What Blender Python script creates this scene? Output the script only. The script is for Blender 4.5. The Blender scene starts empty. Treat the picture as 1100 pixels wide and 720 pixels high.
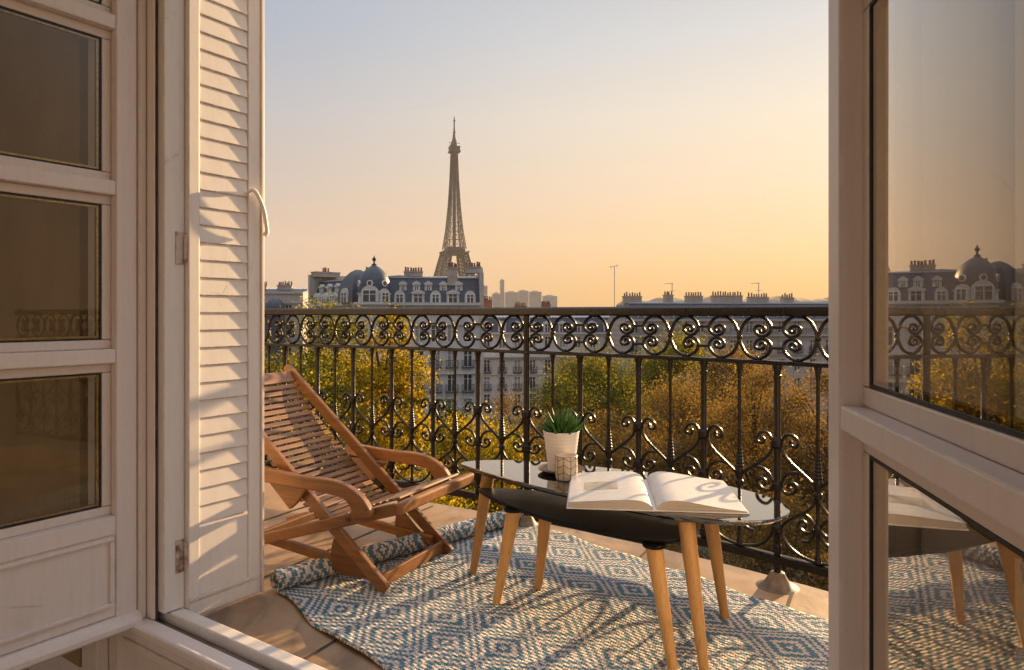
import bpy, math, random
import numpy as np
from mathutils import Vector, Matrix
random.seed(7); RNG = np.random.default_rng(11)
S = bpy.context.scene
COL = S.collection
R = math.radians
# ------------------------------------------------------------------ camera, light, exposure
EYE = 1.05
FPX = 735.0
cam = bpy.data.cameras.new('camera'); cam.sensor_width = 36; cam.lens = FPX / 1100 * 36
cam.shift_y = -23.0 / 1100; cam.clip_start = 0.02; cam.clip_end = 12000
camo = bpy.data.objects.new('camera', cam); COL.objects.link(camo)
camo.location = (0, 0, EYE); camo.rotation_euler = (R(90), 0, 0); S.camera = camo

SUN_AZ, SUN_EL = 41.0, 11.8
SV = Vector((math.sin(R(SUN_AZ)) * math.cos(R(SUN_EL)), math.cos(R(SUN_AZ)) * math.cos(R(SUN_EL)), math.sin(R(SUN_EL))))
sl = bpy.data.lights.new('sun', 'SUN'); sl.energy = 5.0; sl.angle = R(1.0); sl.color = (1.0, 0.66, 0.34)
so = bpy.data.objects.new('sun', sl); COL.objects.link(so); so.rotation_euler = SV.to_track_quat('Z', 'Y').to_euler()
so.location = (30, 40, 60)
S.view_settings.view_transform = 'Standard'; S.view_settings.look = 'None'
S.view_settings.exposure = 1.45; S.view_settings.gamma = 1.0; S.view_settings.use_curve_mapping = False
S.render.engine = 'CYCLES'
cy = S.cycles
cy.use_denoising = True; cy.max_bounces = 8; cy.diffuse_bounces = 5; cy.glossy_bounces = 4; cy.transmission_bounces = 4
cy.transparent_max_bounces = 16; cy.volume_bounces = 0; cy.caustics_reflective = False; cy.caustics_refractive = False
cy.sample_clamp_indirect = 6.0

W = bpy.data.worlds.new('World'); S.world = W; W.use_nodes = True
nt = W.node_tree; nt.nodes.clear(); N = nt.nodes.new; LK = nt.links.new
wo = N('ShaderNodeOutputWorld')
sky = N('ShaderNodeTexSky'); sky.sky_type = 'NISHITA'; sky.sun_disc = False
sky.sun_elevation = R(SUN_EL); sky.sun_rotation = R(SUN_AZ); sky.altitude = 60; sky.air_density = 1.6; sky.dust_density = 4.0; sky.ozone_density = 2.0
bgA = N('ShaderNodeBackground'); bgA.inputs[1].default_value = 0.06; LK(sky.outputs[0], bgA.inputs[0])
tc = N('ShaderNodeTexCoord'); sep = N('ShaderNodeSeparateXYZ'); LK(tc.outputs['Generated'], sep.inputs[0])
def ramp(nt_, stops, interp='EASE'):
    r = nt_.nodes.new('ShaderNodeValToRGB'); cr = r.color_ramp; cr.interpolation = interp
    while len(cr.elements) > 1: cr.elements.remove(cr.elements[-1])
    for i, (p, c) in enumerate(stops):
        e = cr.elements[0] if i == 0 else cr.elements.new(p)
        e.position = p; e.color = tuple(c) + (1,) if len(c) == 3 else c
    return r
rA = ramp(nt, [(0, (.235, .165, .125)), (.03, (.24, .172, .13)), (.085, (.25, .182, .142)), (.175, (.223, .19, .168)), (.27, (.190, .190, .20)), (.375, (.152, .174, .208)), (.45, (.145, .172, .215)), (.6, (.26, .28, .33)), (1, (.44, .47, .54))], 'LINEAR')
rB = ramp(nt, [(0, (.315, .165, .048)), (.03, (.330, .188, .060)), (.083, (.335, .219, .106)), (.17, (.340, .263, .184)), (.27, (.322, .286, .236)), (.37, (.262, .262, .260)), (.45, (.215, .22, .23)), (.6, (.26, .28, .32)), (1, (.48, .51, .58))], 'LINEAR')  # upper stops of both ramps brightened out of view, as added fill light
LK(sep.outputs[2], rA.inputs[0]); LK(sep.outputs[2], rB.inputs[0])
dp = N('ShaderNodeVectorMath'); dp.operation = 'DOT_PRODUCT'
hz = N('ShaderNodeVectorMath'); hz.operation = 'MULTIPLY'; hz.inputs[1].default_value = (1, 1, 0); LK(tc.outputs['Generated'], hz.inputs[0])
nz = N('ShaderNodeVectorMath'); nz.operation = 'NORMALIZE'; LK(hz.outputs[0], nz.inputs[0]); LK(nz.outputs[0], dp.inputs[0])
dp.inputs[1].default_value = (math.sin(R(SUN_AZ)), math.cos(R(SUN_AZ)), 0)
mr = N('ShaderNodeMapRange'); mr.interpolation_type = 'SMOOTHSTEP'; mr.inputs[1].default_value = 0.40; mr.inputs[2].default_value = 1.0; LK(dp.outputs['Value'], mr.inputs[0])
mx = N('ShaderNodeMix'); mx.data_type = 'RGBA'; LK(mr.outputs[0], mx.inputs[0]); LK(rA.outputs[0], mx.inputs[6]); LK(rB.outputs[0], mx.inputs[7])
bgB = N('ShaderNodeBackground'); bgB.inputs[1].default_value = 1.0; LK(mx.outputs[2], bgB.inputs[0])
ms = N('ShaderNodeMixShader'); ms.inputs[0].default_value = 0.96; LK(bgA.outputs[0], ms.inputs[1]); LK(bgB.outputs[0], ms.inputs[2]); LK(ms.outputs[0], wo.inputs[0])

# ------------------------------------------------------------------ helpers
def tag(o, label=None, cat=None, group=None, kind=None):
    if label: o['label'] = label
    if cat: o['category'] = cat
    if group: o['group'] = group
    if kind: o['kind'] = kind
    return o
def thing(name, label, cat, loc=(0, 0, 0), rz=0.0, group=None):
    o = bpy.data.objects.new(name, None); COL.objects.link(o); o.empty_display_size = 0.1
    o.location = loc; o.rotation_euler = (0, 0, rz); tag(o, label, cat, group); return o
def crom(pts, n=6, closed=False):
    P = [np.array(p, float) for p in pts]; out = []
    m = len(P); rng = range(m if closed else m - 1)
    for i in rng:
        if closed: p0, p1, p2, p3 = P[i - 1], P[i], P[(i + 1) % m], P[(i + 2) % m]
        else: p0, p1, p2, p3 = P[max(i - 1, 0)], P[i], P[i + 1], P[min(i + 2, m - 1)]
        for k in range(n):
            t = k / n
            out.append(0.5 * ((2 * p1) + (-p0 + p2) * t + (2 * p0 - 5 * p1 + 4 * p2 - p3) * t * t + (-p0 + 3 * p1 - 3 * p2 + p3) * t ** 3))
    if not closed: out.append(P[-1])
    return [tuple(o) for o in out]
class MB:
    def __init__(s, M=None): s.v = []; s.f = []; s.M = M
    def add(s, vs, fs):
        b = len(s.v)
        for v in vs:
            v = Vector(v)
            if s.M is not None: v = s.M @ v
            s.v.append(tuple(v))
        s.f.extend([tuple(b + i for i in f) for f in fs]); return s
    def box(s, x0, x1, y0, y1, z0, z1):
        vs = [(x, y, z) for z in (z0, z1) for y in (y0, y1) for x in (x0, x1)]
        return s.add(vs, [(0, 2, 3, 1), (4, 5, 7, 6), (0, 1, 5, 4), (2, 6, 7, 3), (0, 4, 6, 2), (1, 3, 7, 5)])
    def bar(s, a, b, w, h, up=(0, 0, 1)):
        a, b = Vector(a), Vector(b); d = (b - a).normalized(); u = Vector(up)
        r = d.cross(u)
        if r.length < 1e-5: r = d.cross(Vector((1, 0, 0)))
        r.normalize(); u = r.cross(d); r *= w / 2; u *= h / 2
        vs = [p + sx * r + sz * u for p in (a, b) for sx, sz in ((-1, -1), (1, -1), (1, 1), (-1, 1))]
        return s.add(vs, [(3, 2, 1, 0), (4, 5, 6, 7), (0, 1, 5, 4), (1, 2, 6, 5), (2, 3, 7, 6), (3, 0, 4, 7)])
    def tube(s, pts, r, n=8, cap=True, flat=None, up=(0, 0, 1)):
        P = [Vector(p) for p in pts]; m = len(P); rr = r if hasattr(r, '__len__') else [r] * m
        vs = []; pr = None
        for i, p in enumerate(P):
            t = (P[min(i + 1, m - 1)] - P[max(i - 1, 0)])
            t = t.normalized() if t.length > 1e-9 else Vector((0, 0, 1))
            if flat is not None: x = Vector(flat); x = (x - x.dot(t) * t).normalized()
            else:
                if pr is None:
                    x = t.cross(Vector(up));
                    if x.length < 1e-3: x = t.cross(Vector((1, 0, 0)))
                    x.normalize()
                else: x = (pr - pr.dot(t) * t).normalized()
            pr = x; y = t.cross(x)
            for k in range(n):
                a = 2 * math.pi * k / n
                vs.append(p + x * math.cos(a) * rr[i] * (1.35 if flat is not None else 1) + y * math.sin(a) * rr[i])
        fs = [(i * n + k, i * n + (k + 1) % n, (i + 1) * n + (k + 1) % n, (i + 1) * n + k) for i in range(m - 1) for k in range(n)]
        if cap: fs += [tuple(reversed(range(n))), tuple((m - 1) * n + k for k in range(n))]
        return s.add(vs, fs)
    def lathe(s, prof, n=24, c=(0, 0, 0)):
        vs = []; m = len(prof)
        for r, z in prof:
            for k in range(n):
                a = 2 * math.pi * k / n; vs.append((c[0] + r * math.cos(a), c[1] + r * math.sin(a), c[2] + z))
        fs = [(i * n + k, i * n + (k + 1) % n, (i + 1) * n + (k + 1) % n, (i + 1) * n + k) for i in range(m - 1) for k in range(n)]
        fs += [tuple(reversed(range(n))), tuple((m - 1) * n + k for k in range(n))]
        return s.add(vs, fs)
    def prism(s, out, h0, h1, axis='z'):
        m = len(out)
        def q(p, h): return (p[0], p[1], h) if axis == 'z' else ((p[0], h, p[1]) if axis == 'y' else (h, p[0], p[1]))
        vs = [q(p, h0) for p in out] + [q(p, h1) for p in out]
        fs = [tuple(reversed(range(m))), tuple(range(m, 2 * m))] + [(i, (i + 1) % m, m + (i + 1) % m, m + i) for i in range(m)]
        return s.add(vs, fs)
    def build(s, name, mat, parent=None, bevel=0.0, smooth=None, seg=2, fixn=True):
        me = bpy.data.meshes.new(name); me.from_pydata(s.v, [], s.f)
        if fixn:
            import bmesh
            bm = bmesh.new(); bm.from_mesh(me); bmesh.ops.recalc_face_normals(bm, faces=bm.faces); bm.to_mesh(me); bm.free()
        me.update()
        if smooth is not None:
            me.polygons.foreach_set('use_smooth', [True] * len(me.polygons)); me.set_sharp_from_angle(angle=R(smooth))
        o = bpy.data.objects.new(name, me); COL.objects.link(o); me.materials.append(mat)
        if parent is not None: o.parent = parent
        if bevel > 0:
            b = o.modifiers.new('bevel', 'BEVEL'); b.width = bevel; b.segments = seg; b.limit_method = 'ANGLE'; b.angle_limit = R(40); b.harden_normals = False
            if smooth is None: me.polygons.foreach_set('use_smooth', [False] * len(me.polygons))
        return o
def dup(o, parent=None, loc=None, rot=None):
    c = o.copy(); COL.objects.link(c)
    if parent is not None: c.parent = parent
    if loc is not None: c.location = loc
    if rot is not None: c.rotation_euler = rot
    return c
def rawmesh(name, V, Fq, mat, parent=None, smooth=False):
    me = bpy.data.meshes.new(name); nv = len(V); nf = len(Fq); k = Fq.shape[1]
    me.vertices.add(nv); me.vertices.foreach_set('co', V.astype(np.float32).ravel())
    me.loops.add(nf * k); me.loops.foreach_set('vertex_index', Fq.astype(np.int32).ravel())
    me.polygons.add(nf); me.polygons.foreach_set('loop_start', np.arange(0, nf * k, k, dtype=np.int32))
    me.update(calc_edges=True); me.validate()
    o = bpy.data.objects.new(name, me); COL.objects.link(o); me.materials.append(mat)
    if parent is not None: o.parent = parent
    return o

# ------------------------------------------------------------------ materials
class NB:
    def __init__(s, name):
        s.m = bpy.data.materials.new(name); s.m.use_nodes = True; s.t = s.m.node_tree; s.t.nodes.clear()
        s.out = s.n('ShaderNodeOutputMaterial')
    def n(s, k, **kw):
        x = s.t.nodes.new(k)
        for a, b in kw.items(): setattr(x, a, b)
        return x
    def l(s, a, b): s.t.links.new(a, b)
    def coord(s, scale=(1, 1, 1), rot=(0, 0, 0), src='Object'):
        t = s.n('ShaderNodeTexCoord'); m = s.n('ShaderNodeMapping'); m.inputs['Scale'].default_value = scale; m.inputs['Rotation'].default_value = rot
        s.l(t.outputs[src], m.inputs[0]); return m.outputs[0]
    def noise(s, vec, scale, detail=5, rough=.6, dist=0.0):
        x = s.n('ShaderNodeTexNoise'); x.inputs['Scale'].default_value = scale; x.inputs['Detail'].default_value = detail
        x.inputs['Roughness'].default_value = rough; x.inputs['Distortion'].default_value = dist
        if vec is not None: s.l(vec, x.inputs['Vector'])
        return x.outputs[0]
    def math(s, op, a, b=None, clamp=False):
        x = s.n('ShaderNodeMath'); x.operation = op; x.use_clamp = clamp
        for i, v in enumerate((a, b)):
            if v is None: continue
            if isinstance(v, (int, float)): x.inputs[i].default_value = v
            else: s.l(v, x.inputs[i])
        return x.outputs[0]
    def mix(s, fac, a, b, mode='MIX'):
        x = s.n('ShaderNodeMix'); x.data_type = 'RGBA'; x.blend_type = mode
        for i, v in ((0, fac), (6, a), (7, b)):
            if isinstance(v, (int, float)): x.inputs[i].default_value = v
            elif isinstance(v, tuple): x.inputs[i].default_value = v + (1,) if len(v) == 3 else v
            else: s.l(v, x.inputs[i])
        return x.outputs[2]
    def ramp(s, fac, stops, interp='LINEAR'):
        r = ramp(s.t, stops, interp); s.l(fac, r.inputs[0]); return r.outputs[0]
    def bsdf(s, col, rough=.6, metal=0.0, spec=.5, ior=None, coat=0.0, bump=None, bstr=.3, bdist=.002, trans=None):
        p = s.n('ShaderNodeBsdfPrincipled')
        for key, v in (('Base Color', col), ('Roughness', rough), ('Metallic', metal)):
            if isinstance(v, tuple): p.inputs[key].default_value = v + (1,) if len(v) == 3 else v
            elif isinstance(v, (int, float)): p.inputs[key].default_value = v
            else: s.l(v, p.inputs[key])
        p.inputs['Specular IOR Level'].default_value = spec
        if ior: p.inputs['IOR'].default_value = ior
        if coat: p.inputs['Coat Weight'].default_value = coat; p.inputs['Coat Roughness'].default_value = .03
        if bump is not None:
            b = s.n('ShaderNodeBump'); b.inputs['Strength'].default_value = bstr; b.inputs['Distance'].default_value = bdist
            s.l(bump, b.inputs['Height']); s.l(b.outputs[0], p.inputs['Normal'])
        s.l(p.outputs[0], s.out.inputs[0]); s.p = p; return p
def mat_plain(name, c1, c2=None, rough=.6, scale=8, detail=6, bstr=.2, bdist=.002, metal=0.0, stretch=(1, 1, 1), spec=.5, lo=.35, hi=.65, coat=0):
    b = NB(name); v = b.coord(stretch); n = b.noise(v, scale, detail)
    col = b.ramp(n, [(lo, c1), (hi, c2 or c1)])
    b.bsdf(col, rough, metal, spec, bump=n, bstr=bstr, bdist=bdist, coat=coat); return b.m
def mat_paint(name, base=(.72, .66, .60), dirt=(.34, .25, .17), dirtamt=.62, wear=1.0):
    b = NB(name); v = b.coord((1, 1, .45)); n1 = b.noise(v, 5.0, 8, .65); n2 = b.noise(v, 42, 6, .7); n3 = b.noise(b.coord((1, 1, .12)), 60, 5, .6)
    d = b.ramp(n1, [(dirtamt, (0, 0, 0)), (dirtamt + .14, (1, 1, 1))])
    spots = b.ramp(n2, [(.65, (0, 0, 0)), (.71, (1, 1, 1))])
    soft = b.mix(b.math('MULTIPLY', d, .35), base, tuple(x * .78 for x in base))
    f = b.math('MULTIPLY', spots, b.math('ADD', d, .18), True)
    # chipped arrises: where the rounded normal departs from the face normal
    bv = b.n('ShaderNodeBevel'); bv.samples = 4; bv.inputs[0].default_value = .006; ge = b.n('ShaderNodeNewGeometry')
    dt = b.n('ShaderNodeVectorMath'); dt.operation = 'DOT_PRODUCT'; b.l(bv.outputs[0], dt.inputs[0]); b.l(ge.outputs['Normal'], dt.inputs[1])
    ed = b.math('SUBTRACT', 1.0, dt.outputs['Value'], True)
    n4 = b.noise(b.coord((1, 1, .5)), 24, 7, .75)
    chip = b.math('MULTIPLY', b.ramp(ed, [(.03, (0, 0, 0)), (.16, (1, 1, 1))]), b.ramp(n4, [(.46, (0, 0, 0)), (.51, (1, 1, 1))]))
    chip = b.math('MULTIPLY', chip, .75 * wear)
    col = b.mix(b.math('MAXIMUM', f, chip), soft, dirt)
    # hairline cracks along the grain
    vr = b.n('ShaderNodeTexVoronoi'); vr.feature = 'DISTANCE_TO_EDGE'; vr.inputs['Scale'].default_value = 7; b.l(b.coord((1, 1, .22)), vr.inputs['Vector'])
    cr = b.math('MULTIPLY', b.ramp(vr.outputs['Distance'], [(.0, (1, 1, 1)), (.006, (0, 0, 0))]), b.ramp(n1, [(.55, (0, 0, 0)), (.66, (.45, .45, .45))]))
    col = b.mix(b.math('MULTIPLY', cr, wear), col, tuple(x * .8 for x in dirt))
    streak = b.ramp(n3, [(.45, (1, 1, 1)), (.8, (.94, .92, .90))])
    col = b.mix(1.0, col, streak, 'MULTIPLY')
    h = b.math('SUBTRACT', b.math('SUBTRACT', b.math('MULTIPLY', n3, .15), f), b.math('MAXIMUM', chip, cr))
    b.bsdf(col, b.math('ADD', b.math('MULTIPLY', n1, .25), .32), bump=h, bstr=.4, bdist=.0015); return b.m
def mat_wood(name, c1, c2, axis=0, rough=.45, scale=1.0, dark=(.08, .035, .012)):
    b = NB(name); sc = [16, 16, 16]; sc[axis] = 1.1
    v = b.coord(tuple(x * scale for x in sc)); n = b.noise(v, 2.2, 8, .65, .6); n2 = b.noise(b.coord(tuple(x * scale for x in [s_ * 5 if s_ > 2 else s_ * 2 for s_ in sc])), 2.5, 4)
    n3 = b.noise(b.coord(), 6, 3)
    col = b.ramp(n, [(.3, c1), (.7, c2)]); fib = b.ramp(n2, [(.56, (1, 1, 1)), (.70, (.55, .5, .45))])
    g_ = b.n('ShaderNodeNewGeometry'); oi = b.n('ShaderNodeObjectInfo'); rv = b.math('ADD', .66, b.math('MULTIPLY', b.math('FRACT', b.math('ADD', g_.outputs['Random Per Island'], oi.outputs['Random'])), .62)); hs = b.n('ShaderNodeHueSaturation'); b.l(col, hs.inputs['Color']); b.l(rv, hs.inputs['Value']); col = hs.outputs[0]
    col = b.mix(.8, col, fib, 'MULTIPLY'); col = b.mix(b.ramp(n3, [(.55, (0, 0, 0)), (.75, (.5, .5, .5))]), col, dark)
    b.bsdf(col, b.math('ADD', b.math('MULTIPLY', n2, .3), rough - .15), bump=n2, bstr=.25, bdist=.001); return b.m

M = {}
M['paint'] = mat_paint('white_window_paint', (.80, .72, .68))
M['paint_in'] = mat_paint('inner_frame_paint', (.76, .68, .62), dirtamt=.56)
M['shutter'] = mat_paint('white_shutter_paint', (.80, .75, .70), dirt=(.24, .12, .055), dirtamt=.54)
M['groove'] = mat_plain('dark_groove', (.05, .035, .025), (.12, .09, .06), .8, 20)
M['sillwood'] = mat_wood('worn_sill_wood', (.13, .10, .08), (.26, .21, .17), 0, .6)
M['plaster'] = mat_plain('cream_plaster', (.70, .63, .52), (.74, .67, .56), .9, 6, bstr=.1)
M['olive'] = mat_plain('olive_brown_wall', (.30, .22, .11), (.38, .28, .145), .8, 3, bstr=.1)
M['ceil'] = mat_plain('ceiling_plaster', (.76, .72, .66), (.78, .74, .68), .9, 6, bstr=.1)
M['parquet'] = mat_wood('pale_parquet', (.42, .30, .18), (.55, .40, .25), 0, .35)
M['facade_out'] = mat_plain('facade_stone', (.55, .50, .42), (.62, .56, .48), .85, 5)
M['hinge'] = mat_plain('painted_hinge', (.58, .50, .43), (.20, .09, .04), .5, 26, lo=.46, hi=.62)
M['gasket'] = mat_plain('black_gasket', (.015, .014, .013), (.03, .028, .025), .6, 40)
M['spacer'] = mat_plain('brass_spacer', (.55, .38, .15), (.35, .22, .08), .35, 120, metal=.8)
# wrought iron: black paint worn to a bronze sheen
b = NB('wrought_iron'); n = b.noise(b.coord(), 60, 6, .7); n2 = b.noise(b.coord(), 9, 4)
col = b.ramp(n, [(.40, (.005, .004, .0035)), (.62, (.012, .009, .007)), (.74, (.05, .03, .018))])
b.bsdf(col, b.ramp(n2, [(.3, (.20, .20, .20)), (.7, (.40, .40, .40))]), 0, .24, bump=n, bstr=.6, bdist=.003); M['iron'] = b.m
# glass of the casements: clear pane, reflections of several surfaces
b = NB('window_glass'); tr = b.n('ShaderNodeBsdfTransparent'); tr.inputs[0].default_value = (.80, .80, .74, 1)
gl = b.n('ShaderNodeBsdfGlossy'); gl.inputs['Roughness'].default_value = .010; gl.inputs[0].default_value = (.93, .87, .79, 1)
nn = b.noise(b.coord((3, 3, 1.2)), 1.6, 1); bp = b.n('ShaderNodeBump'); bp.inputs['Strength'].default_value = .12; bp.inputs['Distance'].default_value = .003; b.l(nn, bp.inputs['Height']); b.l(bp.outputs[0], gl.inputs['Normal'])
fr = b.n('ShaderNodeFresnel'); fr.inputs[0].default_value = 1.5
mxs = b.n('ShaderNodeMixShader'); b.l(b.math('SUBTRACT', b.math('MULTIPLY', fr.outputs[0], 3.7), .115, True), mxs.inputs[0]); b.l(tr.outputs[0], mxs.inputs[1]); b.l(gl.outputs[0], mxs.inputs[2]); b.l(mxs.outputs[0], b.out.inputs[0]); M['glass'] = b.m
# balcony slabs
b = NB('balcony_stone'); v = b.coord(); n = b.noise(v, 2.6, 9, .68, .5); n2 = b.noise(v, 38, 6, .7); n3 = b.noise(b.coord((1, .35, 1), (0, 0, R(28))), 5, 5, .6, 1.0)
col = b.ramp(n, [(.25, (.15, .095, .052)), (.5, (.33, .215, .12)), (.75, (.43, .30, .18))])
col = b.mix(b.ramp(n3, [(.52, (0, 0, 0)), (.68, (.75, .75, .75))]), col, (.15, .10, .065))
col = b.mix(b.ramp(n2, [(.62, (0, 0, 0)), (.72, (.6, .6, .6))]), col, (.12, .08, .05))
b.bsdf(col, b.ramp(n, [(.3, (.42, .42, .42)), (.7, (.62, .62, .62))]), bump=b.math('ADD', n, b.math('MULTIPLY', n2, .35)), bstr=.45, bdist=.006); M['stone'] = b.m
M['lead'] = mat_plain('weathered_lead', (.10, .075, .055), (.19, .14, .10), .6, 30, bstr=.5)
M['joint'] = mat_plain('slab_joint', (.035, .025, .018), (.07, .05, .035), .9, 40)
M['teak'] = mat_wood('oiled_chair_wood', (.135, .057, .017), (.265, .115, .034), 0, .38)
M['teak_slat'] = mat_wood('chair_slat_wood', (.14, .07, .036), (.255, .135, .07), 1, .42)
M['oak'] = mat_wood('oak_leg', (.50, .27, .09), (.62, .36, .13), 2, .36, dark=(.36, .18, .05))
b = NB('black_gloss_top'); n = b.noise(b.coord(), 3, 3); b.bsdf((.012, .011, .010), .035, 0, .5, ior=2.1, coat=1.0, bump=n, bstr=.02, bdist=.001); M['gloss'] = b.m
b = NB('black_satin_top'); n = b.noise(b.coord(), 240, 4); b.bsdf(b.ramp(n, [(.4, (.006, .007, .008)), (.7, (.012, .013, .015))]), .34, 0, .16, bump=n, bstr=.08, bdist=.0006); M['satin'] = b.m
M['pageedge'] = mat_plain('page_edges', (.34, .30, .26), (.62, .57, .50), .8, 1.0, stretch=(2, 2, 900), bstr=.3, bdist=.0006)
b = NB('book_page'); n = b.noise(b.coord(), 30, 3); b.bsdf(b.ramp(n, [(.4, (.49, .475, .465)), (.6, (.54, .525, .51))]), .42, bump=n, bstr=.03, bdist=.001); M['page'] = b.m
M['print'] = mat_plain('page_print', (.24, .20, .13), (.46, .42, .36), .45, 14, bstr=.0)
M['cover'] = mat_plain('book_cover', (.75, .72, .68), (.68, .64, .60), .5, 20)
b = NB('white_ribbed_pot'); n = b.noise(b.coord(), 90, 4); b.bsdf((.78, .75, .71), .42, bump=n, bstr=.06, bdist=.001); M['pot'] = b.m
M['soil'] = mat_plain('potting_soil', (.03, .02, .012), (.07, .045, .03), .95, 90, bstr=.8, bdist=.004)
b = NB('succulent_leaf'); n = b.noise(b.coord(), 60, 4); g = b.n('ShaderNodeNewGeometry')
col = b.mix(b.math('MULTIPLY', g.outputs['Random Per Island'], .7), (.025, .085, .015), (.085, .20, .035)); col = b.mix(b.ramp(n, [(.6, (0, 0, 0)), (.75, (.4, .4, .4))]), col, (.13, .26, .10))
b.bsdf(col, .38, bump=n, bstr=.1); M['succ'] = b.m
M['saucer'] = mat_plain('dark_wood_saucer', (.07, .04, .025), (.15, .085, .05), .5, 12)
b = NB('frosted_votive'); n = b.noise(b.coord(), 25, 4); p = b.bsdf(b.ramp(n, [(.35, (.72, .62, .50)), (.65, (.84, .76, .66))]), .35); p.inputs['Transmission Weight'].default_value = .25; M['votive'] = b.m
M['gold'] = mat_plain('gold_line', (.36, .20, .07), (.26, .14, .045), .35, 60, metal=.7)
M['wax'] = mat_plain('candle_wax', (.78, .72, .62), (.82, .77, .68), .5, 20)
M['bolt'] = mat_plain('dark_bolt', (.10, .07, .05), (.16, .11, .08), .4, 50, metal=.7)
# woven rug: nested diamonds, ragged stepped edges, ribbed weave
def rug_mat():
    b = NB('woven_rug'); t = b.n('ShaderNodeTexCoord'); s = b.n('ShaderNodeSeparateXYZ'); b.l(t.outputs['UV'], s.inputs[0])
    X0, Y0 = s.outputs[0], s.outputs[1]
    wn = b.noise(b.coord((1, 1, 1), src='UV'), 55, 3); wob = b.math('MULTIPLY', b.math('SUBTRACT', wn, .5), .008)
    q = .0075
    x = b.math('MULTIPLY', b.math('FLOOR', b.math('DIVIDE', b.math('ADD', X0, wob), q)), q)
    y = b.math('MULTIPLY', b.math('FLOOR', b.math('DIVIDE', b.math('ADD', Y0, wob), q * 1.4)), q * 1.4)
    xa = b.math('DIVIDE', x, .30); ya = b.math('DIVIDE', y, .22)
    u = b.math('ADD', xa, ya); w = b.math('SUBTRACT', xa, ya)
    fu = b.math('ABSOLUTE', b.math('SUBTRACT', b.math('FRACT', b.math('ADD', u, 20)), .5)); fw = b.math('ABSOLUTE', b.math('SUBTRACT', b.math('FRACT', b.math('ADD', w, 20)), .5))
    d = b.math('MAXIMUM', fu, fw)
    ring = b.ramp(d, [(0, (1, 1, 1)), (.055, (0, 0, 0)), (.14, (1, 1, 1)), (.23, (0, 0, 0)), (.33, (1, 1, 1)), (.405, (0, 0, 0)), (.465, (1, 1, 1))], 'CONSTANT')
    big = b.noise(b.coord((1, 1, 1), src='UV'), 2.2, 4)
    fine = b.noise(b.coord((1, 1, 1), src='UV'), 130, 4, .7)
    blue = b.mix(b.ramp(big, [(.35, (0, 0, 0)), (.7, (1, 1, 1))]), (.085, .185, .255), (.19, .285, .335))
    cream = b.mix(fine, (.60, .52, .46), (.84, .75, .67))
    col = b.mix(ring, b.mix(b.math('MULTIPLY', fine, .5), blue, (.16, .26, .32)), cream)
    # ribs of the weave
    wv = b.n('ShaderNodeTexWave'); wv.wave_type = 'BANDS'; wv.bands_direction = 'X'; wv.inputs['Scale'].default_value = 34; wv.inputs['Distortion'].default_value = 2.2; wv.inputs['Detail'].default_value = 3; wv.inputs['Detail Scale'].default_value = 3
    b.l(b.coord((1, 1, 1), src='UV'), wv.inputs[0])
    wv2 = b.n('ShaderNodeTexWave'); wv2.bands_direction = 'Y'; wv2.inputs['Scale'].default_value = 20; wv2.inputs['Distortion'].default_value = 2.5; wv2.inputs['Detail'].default_value = 2
    b.l(b.coord((1, 1, 1), src='UV'), wv2.inputs[0])
    h = b.math('ADD', b.math('MULTIPLY', ring, .8), b.math('ADD', b.math('MULTIPLY', b.math('MULTIPLY', wv.outputs[1], wv2.outputs[1]), .75), b.math('MULTIPLY', fine, .35)))
    b.bsdf(col, .88, 0, .2, bump=h, bstr=1.0, bdist=.009); return b.m
M['rug'] = rug_mat()
# city
def mat_facade(name, c1, c2):
    b = NB(name); v = b.coord(); n = b.noise(v, .5, 7, .65); n2 = b.noise(b.coord((1, 1, .15)), 2.5, 5)
    col = b.ramp(n, [(.3, c1), (.7, c2)]); col = b.mix(1, col, b.ramp(n2, [(.4, (1, 1, 1)), (.75, (.8, .78, .75))]), 'MULTIPLY')
    br = b.n('ShaderNodeTexBrick'); br.inputs['Scale'].default_value = 1.0; br.inputs['Mortar Size'].default_value = .012; br.inputs['Brick Width'].default_value = 1.1; br.inputs['Row Height'].default_value = .42
    br.inputs[1].default_value = (1, 1, 1, 1); br.inputs[2].default_value = (.93, .92, .9, 1); br.inputs[3].default_value = (.8, .78, .75, 1)
    b.l(b.coord((1, 1, 1), (R(90), 0, 0)), br.inputs[0]); col = b.mix(.7, col, br.outputs[0], 'MULTIPLY')
    b.bsdf(col, .85); return b.m
M['fac1'] = mat_facade('pale_limestone', (.48, .47, .465), (.58, .565, .55))
M['fac2'] = mat_facade('warm_limestone', (.38, .35, .32), (.48, .45, .41))
M['fac3'] = mat_facade('grey_limestone', (.34, .31, .285), (.44, .40, .365))
M['slate'] = mat_plain('slate_roof', (.030, .036, .052), (.060, .070, .095), .45, 3.0, stretch=(1, 1, 6), bstr=.5, bdist=.02)
M['zinc'] = mat_plain('zinc_roof', (.22, .25, .30), (.32, .35, .40), .4, 1.2, metal=.3, stretch=(5, .4, .4))
M['winglass'] = mat_plain('dark_window_glass', (.03, .035, .045), (.07, .075, .085), .1, .6)
M['curtain'] = mat_plain('pale_curtain_behind_glass', (.22, .22, .22), (.34, .33, .32), .3, 3, stretch=(6, 1, .3))
M['curtain_dark'] = mat_plain('dim_curtain_behind_glass', (.10, .09, .08), (.16, .14, .12), .3, 3, stretch=(6, 1, .3))
M['winframe'] = mat_plain('white_window_frame', (.68, .67, .66), (.74, .73, .72), .5, 4)
M['balcony'] = mat_plain('black_balcony_iron', (.03, .03, .035), (.05, .05, .055), .5, 8)
M['brick'] = mat_plain('chimney_render', (.30, .25, .21), (.42, .35, .29), .9, 1.2)
M['redbrick'] = mat_plain('red_brick', (.22, .085, .05), (.34, .15, .09), .9, 2.0)
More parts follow.
